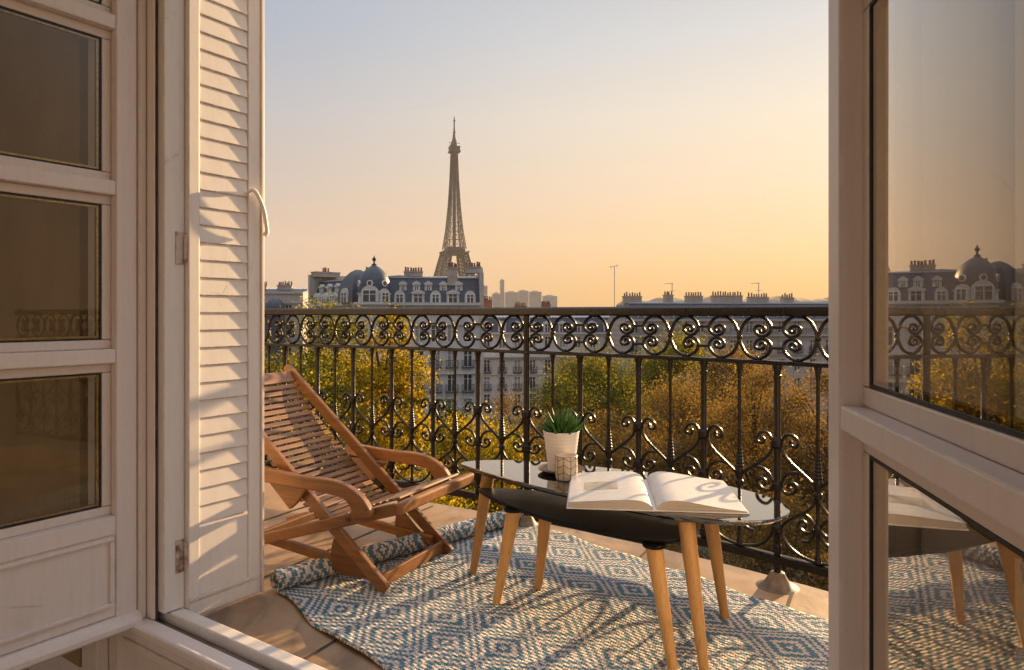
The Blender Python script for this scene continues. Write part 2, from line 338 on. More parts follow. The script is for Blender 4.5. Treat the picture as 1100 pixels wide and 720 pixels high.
M['potclay'] = mat_plain('chimney_clay', (.13, .07, .05), (.26, .14, .09), .9, 1.5)
M['towiron'] = mat_plain('tower_iron', (.030, .022, .017), (.05, .036, .027), .6, .05)
M['far'] = mat_plain('haze_pale_concrete', (.38, .36, .35), (.46, .44, .42), .8, .02)  # pale grey stands in for haze fading the far blocks
M['bark'] = mat_plain('bark', (.035, .026, .018), (.085, .062, .045), .9, 9, stretch=(1, 1, .25), bstr=.8, bdist=.03)
M['asphalt'] = mat_plain('asphalt', (.04, .04, .042), (.06, .06, .06), .85, 3)
M['paving'] = mat_plain('pavement', (.20, .19, .17), (.27, .25, .23), .85, 2)
M['ground'] = mat_plain('city_ground', (.07, .065, .045), (.13, .115, .08), .95, .08)
M['hill'] = mat_plain('wooded_hill', (.025, .03, .015), (.055, .055, .03), .95, .03, bstr=1, bdist=3)
M['steel'] = mat_plain('galvanised_steel', (.25, .25, .26), (.32, .32, .33), .4, 10, metal=.7)
def mat_leaf(name, cols, sc=.35):
    b = NB(name); n = b.noise(b.coord(), sc, 3, .6); g = b.n('ShaderNodeNewGeometry')
    f = b.math('ADD', b.math('MULTIPLY', n, 1.0), b.math('MULTIPLY', b.math('SUBTRACT', g.outputs['Random Per Island'], .5), .45))
    k = len(cols); col = b.ramp(f, [(.25 + .5 * i / (k - 1), c) for i, c in enumerate(cols)])
    d = b.n('ShaderNodeBsdfDiffuse'); t = b.n('ShaderNodeBsdfTranslucent'); b.l(col, d.inputs[0])
    tcx = b.mix(1.0, col, (1.0, .95, .55), 'MULTIPLY'); b.l(tcx, t.inputs[0])
    m = b.n('ShaderNodeMixShader'); m.inputs[0].default_value = .6; b.l(d.outputs[0], m.inputs[1]); b.l(t.outputs[0], m.inputs[2]); b.l(m.outputs[0], b.out.inputs[0]); return b.m
M['leaf_gold'] = mat_leaf('golden_leaves', [(.10, .12, .02), (.28, .23, .025), (.50, .34, .025), (.62, .41, .03)])
M['leaf_olive'] = mat_leaf('olive_leaves', [(.06, .085, .02), (.14, .15, .03), (.27, .23, .03), (.46, .33, .03)])
M['leaf_green'] = mat_leaf('fading_green_leaves', [(.06, .085, .02), (.13, .145, .03), (.24, .21, .035), (.33, .25, .04)])
M['leaf_brown'] = mat_leaf('rusty_leaves', [(.075, .07, .03), (.17, .115, .045), (.26, .145, .05), (.28, .195, .06)])
M['leaf_dark'] = mat_leaf('dark_green_leaves', [(.02, .04, .015), (.035, .06, .02), (.06, .08, .025)])

# ------------------------------------------------------------------ big setting
GZ = -17.0
g = MB().add([(-1450, -150, GZ), (1450, -150, GZ), (1450, 2900, GZ), (-1450, 2900, GZ)], [(0, 1, 2, 3)]).build('ground', M['ground'], fixn=False); tag(g, kind='structure')
rd = MB(); rd.add([(-300, 11, GZ + .004), (300, 11, GZ + .004), (300, 20, GZ + .004), (-300, 20, GZ + .004)], [(0, 1, 2, 3)])
rd.add([(-300, 62, GZ + .004), (300, 62, GZ + .004), (300, 71, GZ + .004), (-300, 71, GZ + .004)], [(0, 1, 2, 3)]); tag(rd.build('road', M['asphalt'], fixn=False), kind='structure')
pv = MB()
for y0, y1 in ((7, 11), (20, 23), (59, 62), (71, 75)): pv.box(-300, 300, y0, y1, GZ - .2, GZ + .13)
tag(pv.build('pavement', M['paving']), kind='structure')
# a far wooded ridge on the right
V = []; Fh = []; nx, ny = 60, 10
for j in range(ny):
    for i in range(nx):
        x = 250 + i * 20; y = 2350 + j * 55
        e = max(0, min(1, (i - 2) / 16)); e = e * e * (3 - 2 * e)
        h = 66 * e * math.sin(math.pi * j / (ny - 1)) + 6 * math.sin(i * .53) * e + 4 * math.sin(i * 1.9 + j) * e
        V.append((x, y, GZ - 1 + max(0, h + 12 * e)))
for j in range(ny - 1):
    for i in range(nx - 1): Fh.append((j * nx + i, j * nx + i + 1, (j + 1) * nx + i + 1, (j + 1) * nx + i))
tag(MB().add(V, Fh).build('hill', M['hill'], smooth=60), kind='structure')

# balcony plan: one gentle curve
TX = np.array([289, 306, 322.5, 341, 360, 380, 399.5, 420.7, 442.6, 464.6, 488.8, 513.3, 539.5, 564.3, 594.7, 623.5, 654, 687, 720, 755, 793.6, 835, 879.4])
_D = np.polyval([1.30e-4, .1806, 205.9], TX - 550); _X = (TX - 550) * .96 / _D; _Y = FPX * .96 / _D; _t = np.arange(len(TX))
PXc, PYc = np.polyfit(_t, _X, 4), np.polyfit(_t, _Y, 4); DX, DY = np.polyder(PXc), np.polyder(PYc)
def plan(t):
    tt = min(max(t, 0.0), 22.0); x, y = np.polyval(PXc, tt), np.polyval(PYc, tt)
    if t != tt: x += (t - tt) * np.polyval(DX, tt); y += (t - tt) * np.polyval(DY, tt)
    return Vector((x, y, 0))
def plan_dir(t):
    tt = min(max(t, 0.0), 22.0); return Vector((np.polyval(DX, tt), np.polyval(DY, tt), 0)).normalized()
T0, T1 = -5, 36
# wall frame
A = R(34.0); PS = Vector((-1.089, 2.307, 0)); TV = Vector((math.cos(A), -math.sin(A), 0)); NV = Vector((math.sin(A), math.cos(A), 0))
def wf(a, bb, z=0): return PS + TV * a + NV * bb + Vector((0, 0, z))
edge = [plan(t) for t in np.linspace(T0, T1, 60)]
outer = []
for t in np.linspace(T0, T1, 60):
    d = plan_dir(t); outer.append(plan(t) + Vector((-d.y, d.x, 0)) * .10)
poly = [(p.x, p.y) for p in outer] + [tuple(wf(3.9, -.02).xy), tuple(wf(-2.6, -.02).xy)]
bf = MB().prism(poly, -.22, 0).build('balcony_floor', M['stone'], bevel=.012); tag(bf, kind='structure')
jm = MB()
def joint(p, q, w=.010):
    p, q = Vector(p), Vector(q); d = (q - p).normalized(); n_ = Vector((-d.y, d.x)) * w / 2
    jm.add([(p - n_).to_3d() + Vector((0, 0, .003)), (p + n_).to_3d() + Vector((0, 0, .003)), (q + n_).to_3d() + Vector((0, 0, .003)), (q - n_).to_3d() + Vector((0, 0, .003))], [(0, 3, 2, 1)])
for pp_ in (-2.77, -2.17, -1.55, -.93, -.31):
    d_ = Vector((.48, .877)); o_ = Vector((d_.y, -d_.x)) * pp_ + d_ * 1.5
    lo = -3.5; hi = 4.5
    # clip to balcony: between wall line and the rail edge
    ks = np.linspace(lo, hi, 500); good = []
    for k in ks:
        P_ = o_ + d_ * k; q = P_ - PS.xy
        if q.dot(NV.xy) < .04: continue
        tt = min(np.linspace(T0, T1, 200), key=lambda t: (plan(t).xy - P_).length); dd = plan_dir(tt); out_ = (P_ - plan(tt).xy).dot(Vector((-dd.y, dd.x)))
        if out_ > .04: continue
        good.append(k)
    joint(o_ + d_ * good[0], o_ + d_ * good[-1], .011)
tag(jm.build('floor_joints', M['joint'], fixn=False), kind='structure')

# ------------------------------------------------------------------ room and window
rw = -A
ZR = -.30
room = thing('room_wall', 'cream plastered room wall with a wide balcony window opening', 'wall', wf(0, -.14, ZR), rw)
def rb(m, a0, a1, b0, b1, z0, z1): return m.box(a0, a1, b0 + .14, b1 + .14, z0 - ZR, z1 - ZR)
m = MB(); rb(m, -2.6, -.32, -.20, -.161, ZR + .15, 2.95); m.build('wall_panelling', M['olive'], room)
m = MB(); rb(m, -2.6, -.20, -.16, -.02, ZR - .2, 3.0); rb(m, 2.24, 4.6, -.16, -.02, ZR - .2, 3.0); rb(m, -.20, 2.24, -.16, -.02, 2.66, 3.0); rb(m, -.2, 2.24, -.128, -.03, ZR - .2, -.01)
m.build('window_wall', M['plaster'], room)
m = MB(); rb(m, -2.75, -2.6, -5.2, -.02, ZR - .2, 3.0); m.build('side_wall', M['olive'], room)
m = MB(); rb(m, 4.6, 4.75, -5.2, -4.6, ZR - .2, 3.0); rb(m, 4.6, 4.75, -1.0, -.02, ZR - .2, 3.0); rb(m, 4.6, 4.75, -4.6, -1.0, ZR - .2, .0); rb(m, 4.6, 4.75, -4.6, -1.0, 2.8, 3.0); m.build('side_wall', M['plaster'], room)  # unseen gap in this wall added to let more sky light in
m = MB(); rb(m, -2.6, -2.0, -5.2, -5.05, ZR - .2, 3.0); rb(m, 4.0, 4.6, -5.2, -5.05, ZR - .2, 3.0); rb(m, -2.0, 4.0, -5.2, -5.05, ZR - .2, .0); rb(m, -2.0, 4.0, -5.2, -5.05, 2.8, 3.0); m.build('back_wall', M['plaster'], room)  # wide gap behind the camera, added for extra sky fill
m = MB(); rb(m, -2.6, -.2, -.18, -.16, ZR, ZR + .14); rb(m, 2.24, 4.6, -.18, -.16, ZR, ZR + .14); m.build('skirting', M['paint'], room, bevel=.006)
fl = MB(); fl.add([tuple(wf(a, b_, ZR)) for a, b_ in ((-2.6, -.16), (4.6, -.16), (4.6, -5.05), (-2.6, -5.05))], [(0, 3, 2, 1)]); tag(fl.build('room_floor', M['parquet'], fixn=False), kind='structure')
cl = MB(M=Matrix.Translation(PS) @ Matrix.Rotation(rw, 4, 'Z')); cl.box(-2.75, 4.75, -5.2, -.02, 3.0, 3.15); tag(cl.build('room_ceiling', M['ceil']), kind='structure')

wfr = thing('window_frame', 'fixed white window frame with worn sill below the open casements', 'window frame', tuple(wf(0, 0, 0)), rw)
for sgn, a0 in ((1, 0.0), (-1, 2.04)):
    def jb(mm, a_in, a_out, b0, b1, z0, z1):
        x0, x1 = sorted((a0 + sgn * a_in, a0 + sgn * a_out)); return mm.box(x0, x1, b0, b1, z0, z1)
    j1 = MB(); jb(j1, -.20, -.089, -.119, -.096, .0385, 2.62); j1.build('inner_jamb', M['paint_in'], wfr, bevel=.003)
    j1 = MB(); jb(j1, -.20, -.050, -.094, -.0865, .0385, 2.62); j1.build('jamb_bead', M['paint'], wfr, bevel=.003)
    j2 = MB(); jb(j2, -.20, -.056, -.0862, -.0765, .0225, 2.62); j2.build('jamb_groove', M['groove'], wfr)
    j3 = MB(); jb(j3, -.20, -.020, -.075, -.003, .058, 2.66); j3.build('outer_jamb', M['shutter'], wfr, bevel=.004)
hd = MB().box(-.20, 2.24, -.119, -.012, 2.662, 2.72); hd.build('head', M['paint'], wfr, bevel=.003)
m = MB().box(-.20, 2.24, -.150, -.086, .005, .038); m.build('sill_nosing', M['paint'], wfr, bevel=.010, seg=3)
m = MB().box(-.20, 2.24, -.085, -.056, -.009, .022); m.build('sill_groove', M['sillwood'], wfr, bevel=.002)
m = MB().box(-.20, 2.24, -.055, -.0035, -.009, .056); m.build('sill_bar', M['shutter'], wfr, bevel=.006)
m = MB().box(-.20, 2.24, -.003, .032, .001, .014); m.build('stone_sill', M['stone'], wfr, bevel=.006)
ap = MB().box(-.20, 2.24, -.140, -.129, ZR, .003); ap.build('apron_panel', M['paint_in'], wfr, bevel=.002)
ap = MB(); ap.box(-.15, 2.19, -.152, -.141, -.045, -.020); ap.box(-.15, 2.19, -.152, -.141, -.27, -.245); ap.build('apron_moulding', M['paint_in'], wfr, bevel=.004)
m = MB(); m.box(-.31, -.202, -.20, -.161, ZR, .0); m.box(-.30, -.202, -.185, -.161, .002, 2.7); m.build('inner_casing', M['paint_in'], wfr, bevel=.006)
for z in (1.27, .235):
    m = MB(); m.box(-.0195, -.0165, -.036, -.008, z - .055, z + .055); m.tube([(-.011, -.0045, z - .045), (-.011, -.0045, z + .045)], .0065, 10)
    for dz in (-.035, .035): m.tube([(-.0165, -.026, z + dz), (-.0150, -.026, z + dz)], .004, 8)
    m.build('hinge', M['hinge'], wfr, bevel=.001)
m = MB(); m.box(-.070, -.022, -.070, -.020, .0575, .0615); m.tube([(-.05, -.045, .0615), (-.035, -.05, .09)], .006, 8); m.build('floor_bolt_keep', M['bolt'], wfr, bevel=.001)

def casement(name, label, hinge, ang, sg, bars):
    c = thing(name, label, 'casement window', (hinge.x, hinge.y, .02), ang, 'two open window casements')
    Wd = .98; st = .067; ZT = 2.58
    def bx(mm, x0, x1, y0, y1, z0, z1):
        a, b_ = sorted((y0 * sg, y1 * sg)); return mm.box(x0, x1, a, b_, z0 - .02, z1 - .02)
    f = MB(); bx(f, 0, st, -.055, 0, .045, ZT); f.build('stile', M['paint'], c, bevel=.006, seg=3)
    f = MB(); bx(f, Wd - st, Wd, -.055, 0, .045, ZT); f.build('stile', M['paint'], c, bevel=.006, seg=3)
    for z0, z1 in bars:
        f = MB(); bx(f, st + .0005, Wd - st - .0005, -.054, -.0015, z0, z1); f.build('rail', M['paint'], c, bevel=.0035)
    f = MB(); bx(f, st + .0005, Wd - st - .0005, -.048, -.006, .075, .3375); f.build('lower_panel', M['paint'], c)
    pm = MB(); x0, x1, z0, z1 = st + .006, Wd - st - .006, .108, .333; w_ = .014
    for (a0, a1, c0, c1) in ((x0, x1, z1 - w_, z1), (x0, x1, z0, z0 + w_), (x0, x0 + w_, z0 + w_, z1 - w_), (x1 - w_, x1, z0 + w_, z1 - w_)): bx(pm, a0, a1, -.006, .004, c0, c1)
    pm.build('panel_moulding', M['paint'], c, bevel=.004, seg=2)
    wb = MB(); prof = [(-.05, .022), (.018, .022), (.028, .030), (.028, .046), (.020, .060), (.004, .072), (-.05, .074)]
    wb.prism([(p[0] * sg, p[1] - .02) for p in prof], -.004, Wd + .004, 'x'); wb.build('weather_bar', M['paint'], c, bevel=.003)
    for k in range(4):
        z0 = bars[k][1]; z1 = bars[k + 1][0]; fw = .030; X0, X1 = st, Wd - st
        f = MB()
        # slim inner sash set back in the frame
        for (a0, a1, c0, c1) in ((X0, X1, z0, z0 + fw), (X0, X1, z1 - fw, z1), (X0, X0 + fw, z0 + fw, z1 - fw), (X1 - fw, X1, z0 + fw, z1 - fw)):
            bx(f, a0 + .0003, a1 - .0003, -.052, -.031, c0 + .0003, c1 - .0003)
        pf = f.build('pane_frame', M['paint_in'], c, bevel=.0035)
        gk = MB(); gx0, gx1, gz0, gz1 = X0 + fw, X1 - fw, z0 + fw, z1 - fw
        for (a0, a1, c0, c1) in ((gx0, gx1, gz0, gz0 + .005), (gx0, gx1, gz1 - .005, gz1), (gx0, gx0 + .005, gz0 + .005, gz1 - .005), (gx1 - .005, gx1, gz0 + .005, gz1 - .005)):
            bx(gk, a0, a1, -.050, -.0325, c0, c1)
        gk.build('gasket', M['gasket'], pf)
        sp = MB()
        for (a0, a1, c0, c1) in ((gx0 + .006, gx0 + .013, gz0 + .006, gz1 - .006), (gx1 - .013, gx1 - .006, gz0 + .006, gz1 - .006), (gx0 + .014, gx1 - .014, gz0 + .006, gz0 + .012), (gx0 + .014, gx1 - .014, gz1 - .012, gz1 - .006)):
            bx(sp, a0, a1, -.050, -.038, c0, c1)
        sp.build('spacer_bar', M['spacer'], pf)
        # a single sheet is enough for thin glass
        gp = MB(); y_ = -.0345 * sg
        gp.add([(gx0 + .001, y_, gz0 - .019), (gx1 - .001, y_, gz0 - .019), (gx1 - .001, y_, gz1 - .021), (gx0 + .001, y_, gz1 - .021)], [(0, 1, 2, 3)])
        gp.build('glass_pane', M['glass'], c, fixn=False)
    hg = MB()
    for z in (.35, 1.2, 2.2): hg.tube([(-.010, -.02 * sg, z - .06), (-.010, -.02 * sg, z + .04)], .0075, 10)
    hg.build('hinge_pins', M['hinge'], c)
    return c
casement('casement_window', 'white paned casement folded inward on the left, beside the louvered shutter', wf(-.0985, -.121), rw - R(90), 1, [(.338, .398), (.890, .936), (1.432, 1.478), (1.967, 2.013), (2.50, 2.58)])
PHI = R(11.2); HR = Vector((.498, 1.080, 0))
casement('casement_window', 'white casement in the right foreground whose glass mirrors rooftops and the railing', HR, math.atan2(-math.cos(PHI), -math.sin(PHI)), -1, [(.325, .385), (.878, .914), (1.522, 1.565), (2.02, 2.065), (2.50, 2.58)])

# ------------------------------------------------------------------ shutter
sh = thing('louvered_shutter', 'off-white louvered shutter leaf folded out beside the balcony, with a curved latch', 'shutter', tuple(wf(-.032, -.001, .018)), -A + R(90))
SW = .279; HH = 2.66
m = MB(); m.box(0, .040, -.032, 0, 0, HH); m.build('stile', M['shutter'], sh, bevel=.003)
m = MB(); m.box(SW - .050, SW, -.032, 0, 0, HH); m.build('stile', M['shutter'], sh, bevel=.003)
m = MB(); m.box(.0405, SW - .0505, -.031, -.001, .0, .064); m.build('bottom_rail', M['shutter'], sh, bevel=.002)
m = MB(); m.box(.0405, SW - .0505, -.028, -.004, .0645, .30); m.build('lower_panel', M['shutter'], sh, bevel=.002)
m = MB(); m.box(.0405, SW - .0505, -.031, -.001, HH - .08, HH); m.build('top_rail', M['shutter'], sh, bevel=.002)
m = MB(); m.box(.0, SW - .012, -.0385, -.0325, .060, .072); m.box(.0, SW - .012, -.0360, -.0325, .005, .054); m.build('bottom_moulding', M['shutter'], sh, bevel=.002)
m = MB(); z = .318
while z < HH - .10:
    # lower edge out towards the balcony, upper edge tucked in
    a = Vector((0, -.0260, z - .006)); b2 = Vector((0, -.0185, z + .0585)); d = (b2 - a).normalized(); n_ = Vector((0, -d.z, d.y)) * .0040
    pr = [a - n_, a + n_, b2 + n_, b2 - n_]
    m.prism([(p.y, p.z) for p in pr], .0405, SW - .0505, 'x'); z += .0603
m.build('slats', M['shutter'], sh, bevel=.0015)
m = MB(); m.box(SW + .0005, SW + .012, -.040, -.010, 0, HH); m.build('edge_strip', M['paint_in'], sh, bevel=.002)
# curved white latch arm
m = MB(); z0 = 1.47
m.tube(crom([(SW - .056, -.036, z0), (SW - .046, -.052, z0 + .012), (SW - .030, -.058, z0 - .005), (SW - .006, -.060, z0 - .055), (SW + .006, -.058, z0 - .105), (SW + .012, -.054, z0 - .135), (SW + .006, -.050, z0 - .150)], 6), [.0075] * 30 + [.009] * 7, 10)
m.build('latch', M['shutter'], sh, smooth=40)

# ------------------------------------------------------------------ iron railing
rl = thing('balcony_railing', 'black wrought iron balcony railing with scrolls under a smooth handrail', 'railing', tuple(plan(13)))
RO = plan(13)
def rp(t, z, off=0.0):
    p = plan(t); d = plan_dir(t); p = p + Vector((-d.y, d.x, 0)) * off; return (p.x - RO.x, p.y - RO.y, z)
def sweep(prof, z):
    ts = np.linspace(T0, T1, 140); m_ = MB(); k = len(prof); vs = []
    for t in ts:
        for (o_, zz) in prof: vs.append(rp(t, z + zz, o_))
    fs = [(i * k + j, i * k + (j + 1) % k, (i + 1) * k + (j + 1) % k, (i + 1) * k + j) for i in range(len(ts) - 1) for j in range(k)]
    fs += [tuple(range(k)), tuple((len(ts) - 1) * k + j for j in range(k))]
    return m_.add(vs, fs)
sweep([(-.026, -.006), (-.026, .008), (-.021, .022), (-.010, .029), (.010, .029), (.021, .022), (.026, .008), (.026, -.006), (.014, -.012), (-.014, -.012)], 1.052).build('handrail', M['iron'], rl, smooth=35)
sweep([(-.018, -.006), (-.018, .005), (-.012, .008), (.012, .008), (.018, .005), (.018, -.006), (.012, -.009), (-.012, -.009)], .861).build('middle_rail', M['iron'], rl, smooth=35)
sweep([(-.018, -.015), (-.018, .013), (-.012, .016), (.012, .016), (.018, .013), (.018, -.015)], .107).build('bottom_rail', M['iron'], rl, smooth=35)
# balusters
def prof_coll(z, r, h=.010): return [(r * .7, z - h), (r, z - h * .6), (r, z + h * .6), (r * .7, z + h)]
thick = MB(); r = .0125
thick.lathe([(r, .123), (r * 1.3, .14), (r * 1.3, .160), (r * .98, .165), (r, .20)] + prof_coll(.222, r * 1.9, .016) + [(r, .25), (r, .37)] + prof_coll(.386, r * 1.8, .016) + [(r, .41), (r, .53)] + prof_coll(.552, r * 1.9, .018) + [(r, .58), (r, .80), (r * 1.25, .803), (r * 1.25, .812), (r * 1.02, .815), (r * 1.1, .832), (r * 1.5, .846), (r * 1.5, .853)], 14)
thin = MB(); r = .0068
sp = [(r, .123), (r * 1.8, .128), (r * 1.5, .148), (r, .155), (r, .225)] + prof_coll(.250, r * 2.1, .018) + [(r, .275), (r, .352)] + prof_coll(.376, r * 2.4, .013) + [(r * 1.7, .395), (r * 2.5, .412), (r * 2.6, .43)]
for k in range(8):
    zz = .437 + k * .0135; q = 2.6 - k * .19; sp += [(r * q * .82, zz), (r * q, zz + .006)]
sp += [(r * 1.0, .552), (r, .56), (r, .80), (r * 1.6, .835), (r * 2.0, .848), (r * 2.0, .853)]
thin.lathe(sp, 12)
tk = th = None
for t in range(T0, T1 + 1):
    if t % 2:
        if t == 13: continue
        if tk is None: tk = thick.build('baluster', M['iron'], rl, smooth=35); o = tk
        else: o = dup(tk)
    else:
        if th is None: th = thin.build('slim_baluster', M['iron'], rl, smooth=35); o = th
        else: o = dup(th)
    o.location = rp(t, 0)
post = MB(); r = .0155
post.lathe([(r, .03), (r, .20)] + prof_coll(.222, r * 1.7, .016) + [(r, .25)] + prof_coll(.386, r * 1.6, .016) + [(r, .41)] + prof_coll(.552, r * 1.7, .018) + [(r, .58), (r, 1.04)], 14); po = post.build('post', M['iron'], rl, smooth=35); po.location = rp(13, 0)
bell = MB(); bell.lathe([(.080, .0), (.066, .004), (.052, .011), (.044, .022), (.037, .034), (.030, .046), (.027, .054), (.024, .056), (.012, .057)], 22)
be = None
for t in (-3, 5, 13, 21, 29):
    if t != 13:
        fs_ = MB(); fs_.lathe([(.0135, .052), (.0135, .095)], 14); fs_.build('foot_stem', M['iron'], rl, smooth=40).location = rp(t, 0)
    be_ = bell.build('foot', M['lead'], rl, smooth=40) if be is None else dup(be); be = be or be_; be_.location = rp(t, 0)
U = .150
def path(mm, pts, tc_, sgn, r0=.0062, n=5, taper=True):
    P = crom(pts, n); pp = [rp(tc_ + sgn * x / U, z) for x, z in P]; k = len(pp)
    rr = [r0 * (1 if not taper else 1) for i in range(k)]
    d = plan_dir(tc_); mm.tube(pp, rr, 6, flat=(-d.y, d.x, 0))
FR = [(0, 0), (.008, .030), (.030, .066), (.0706, .0845), (.104, .073), (.1235, .050), (.1265, .032), (.118, .016), (.105, .007), (.0905, .005), (.074, .011), (.064, .024), (.0635, .036), (.072, .0445), (.086, .0455), (.098, .040), (.102, .030), (.096, .021), (.087, .0205), (.082, .027)]
ZF = .9565
def ball(mm, t, z, r_):
    p = rp(t, z); mm.lathe([(0.001, -r_), (r_ * .7, -r_ * .7), (r_, 0), (r_ * .7, r_ * .7), (.001, r_)], 8, p)
LOW = [
 [(.002, .404), (.0275, .426), (.060, .452), (.097, .482), (.122, .510), (.133, .540), (.1325, .552)],                         # stem up to the upper collar
 [(.134, .556), (.126, .572), (.113, .586), (.097, .589), (.080, .580), (.071, .565), (.073, .551), (.085, .545), (.097, .549), (.1, .560), (.093, .566)],
 [(.052, .447), (.072, .449), (.094, .446), (.114, .434), (.128, .413), (.134, .394)],
 [(.134, .380), (.124, .367), (.106, .364), (.088, .371), (.075, .388), (.078, .401), (.091, .407), (.104, .400), (.106, .389), (.098, .384)],
 [(.004, .372), (.012, .345), (.036, .315), (.070, .292), (.100, .270), (.122, .248), (.134, .228)],                             # from slim junction down to the thick one
 [(.134, .214), (.126, .192), (.106, .166), (.078, .146), (.045, .134), (.006, .128)],
 [(.062, .298), (.040, .295), (.022, .280), (.010, .262)],
 [(.012, .248), (.026, .234), (.048, .232), (.066, .244), (.068, .262), (.056, .272), (.043, .266), (.042, .255), (.050, .251)],
 [(.008, .240), (.018, .216), (.034, .200), (.058, .196)],
]
for t in range(T0 + 1, T1 - 1, 2):                     # frieze modules run slim to slim
    f = MB()
    for tb, sg in ((t, 1), (t + 2, -1)):
        for q in (1, -1): path(f, [(x, ZF + q * z) for x, z in FR], tb, sg, .0066)
        ball(f, tb + sg * .605, ZF, .0095)
        for q in (1, -1): ball(f, tb + sg * .471, ZF + q * .0835, .009); ball(f, tb + sg * .55, ZF + q * .028, .006)
    ball(f, t, ZF, .0125)
    for q in (1, -1):
        zc_ = ZF + q * .040
        f.tube([rp(t + .84, zc_), rp(t + 1.16, zc_)], .0055, 8)
        for e in (.835, 1.165): f.tube([rp(t + e - .03, zc_), rp(t + e + .03, zc_)], .0085, 8)
    f.build('frieze_scroll', M['iron'], rl, smooth=50)
    l = MB()
    for tb, sg in ((t, 1), (t + 2, -1)):
        for pth in LOW: path(l, pth, tb, sg, .0063, 4)
    l.build('scroll_panel', M['iron'], rl, smooth=50)

# ------------------------------------------------------------------ rug
E1 = Vector((.675, -.738, 0)).normalized(); E2 = Vector((E1.y * -1, E1.x, 0)); E2 = E2 if E2.y > 0 else -E2
RG0 = Vector((-.885, 2.565, 0)); RL, RWd = 1.86, 1.27
rr_ = .036; arc = 2 * math.pi * 1.35
us = list(np.linspace(arc * rr_, 0, 34)[:-1]) ; nu = 150; nv = 84
V = []; UV = []
prof = []
for s_ in us:   # rolled end, spiral
    th_ = s_ / rr_; rad = rr_ * (1 - .030 * th_); prof.append((-math.sin(th_) * rad, .012 + rr_ - math.cos(th_) * rad, -s_))
for i in range(nu + 1):
    x = RL * i / nu; prof.append((x, .012, x))
for j in range(nv + 1):
    y = RWd * j / nv
    for (x, z, u_) in prof:
        wv = 0
        if u_ > .0:
            e = min(1, u_ / .12) * min(1, (RL - u_) / .05 + .2)
            wv = .6 * e * (.004 * math.sin(u_ * 13 + y * 3) * math.sin(y * 7 + u_ * 2) + .0025 * math.sin(u_ * 31 + 2 * math.sin(y * 9)))
            ed = math.exp(-y / .035) + math.exp(-(RWd - y) / .035); wv += ed * (.002 + .005 * math.sin(u_ * 9.0 + (0 if y < .5 else 2)) ** 2)
        edge_w = .006 * math.sin(u_ * 8.3) + .004 * math.sin(u_ * 21) + (-.030 * math.exp(-((u_ - .35) / .12) ** 2) if y < .6 else 0)
        yy = y + edge_w * (1 - min(1, min(y, RWd - y) / .25))
        p = E1 * x + E2 * yy; V.append((p.x, p.y, max(z + wv, .008))); UV.append((u_, y))
k = len(prof); Fq = np.array([(j * k + i, j * k + i + 1, (j + 1) * k + i + 1, (j + 1) * k + i) for j in range(nv) for i in range(k - 1)])
rug = rawmesh('rug', np.array(V), Fq, M['rug']); rug.location = RG0
uvl = rug.data.uv_layers.new(name='UVMap'); li = np.empty(len(rug.data.loops), np.int32); rug.data.loops.foreach_get('vertex_index', li)
uvl.data.foreach_set('uv', np.array(UV, np.float32)[li].ravel()); rug.data.polygons.foreach_set('use_smooth', [True] * len(rug.data.polygons))
sd = rug.modifiers.new('thick', 'SOLIDIFY'); sd.thickness = .007; sd.offset = -1
tag(rug, 'blue and cream woven rug with diamond pattern and one rolled-up end', 'rug')

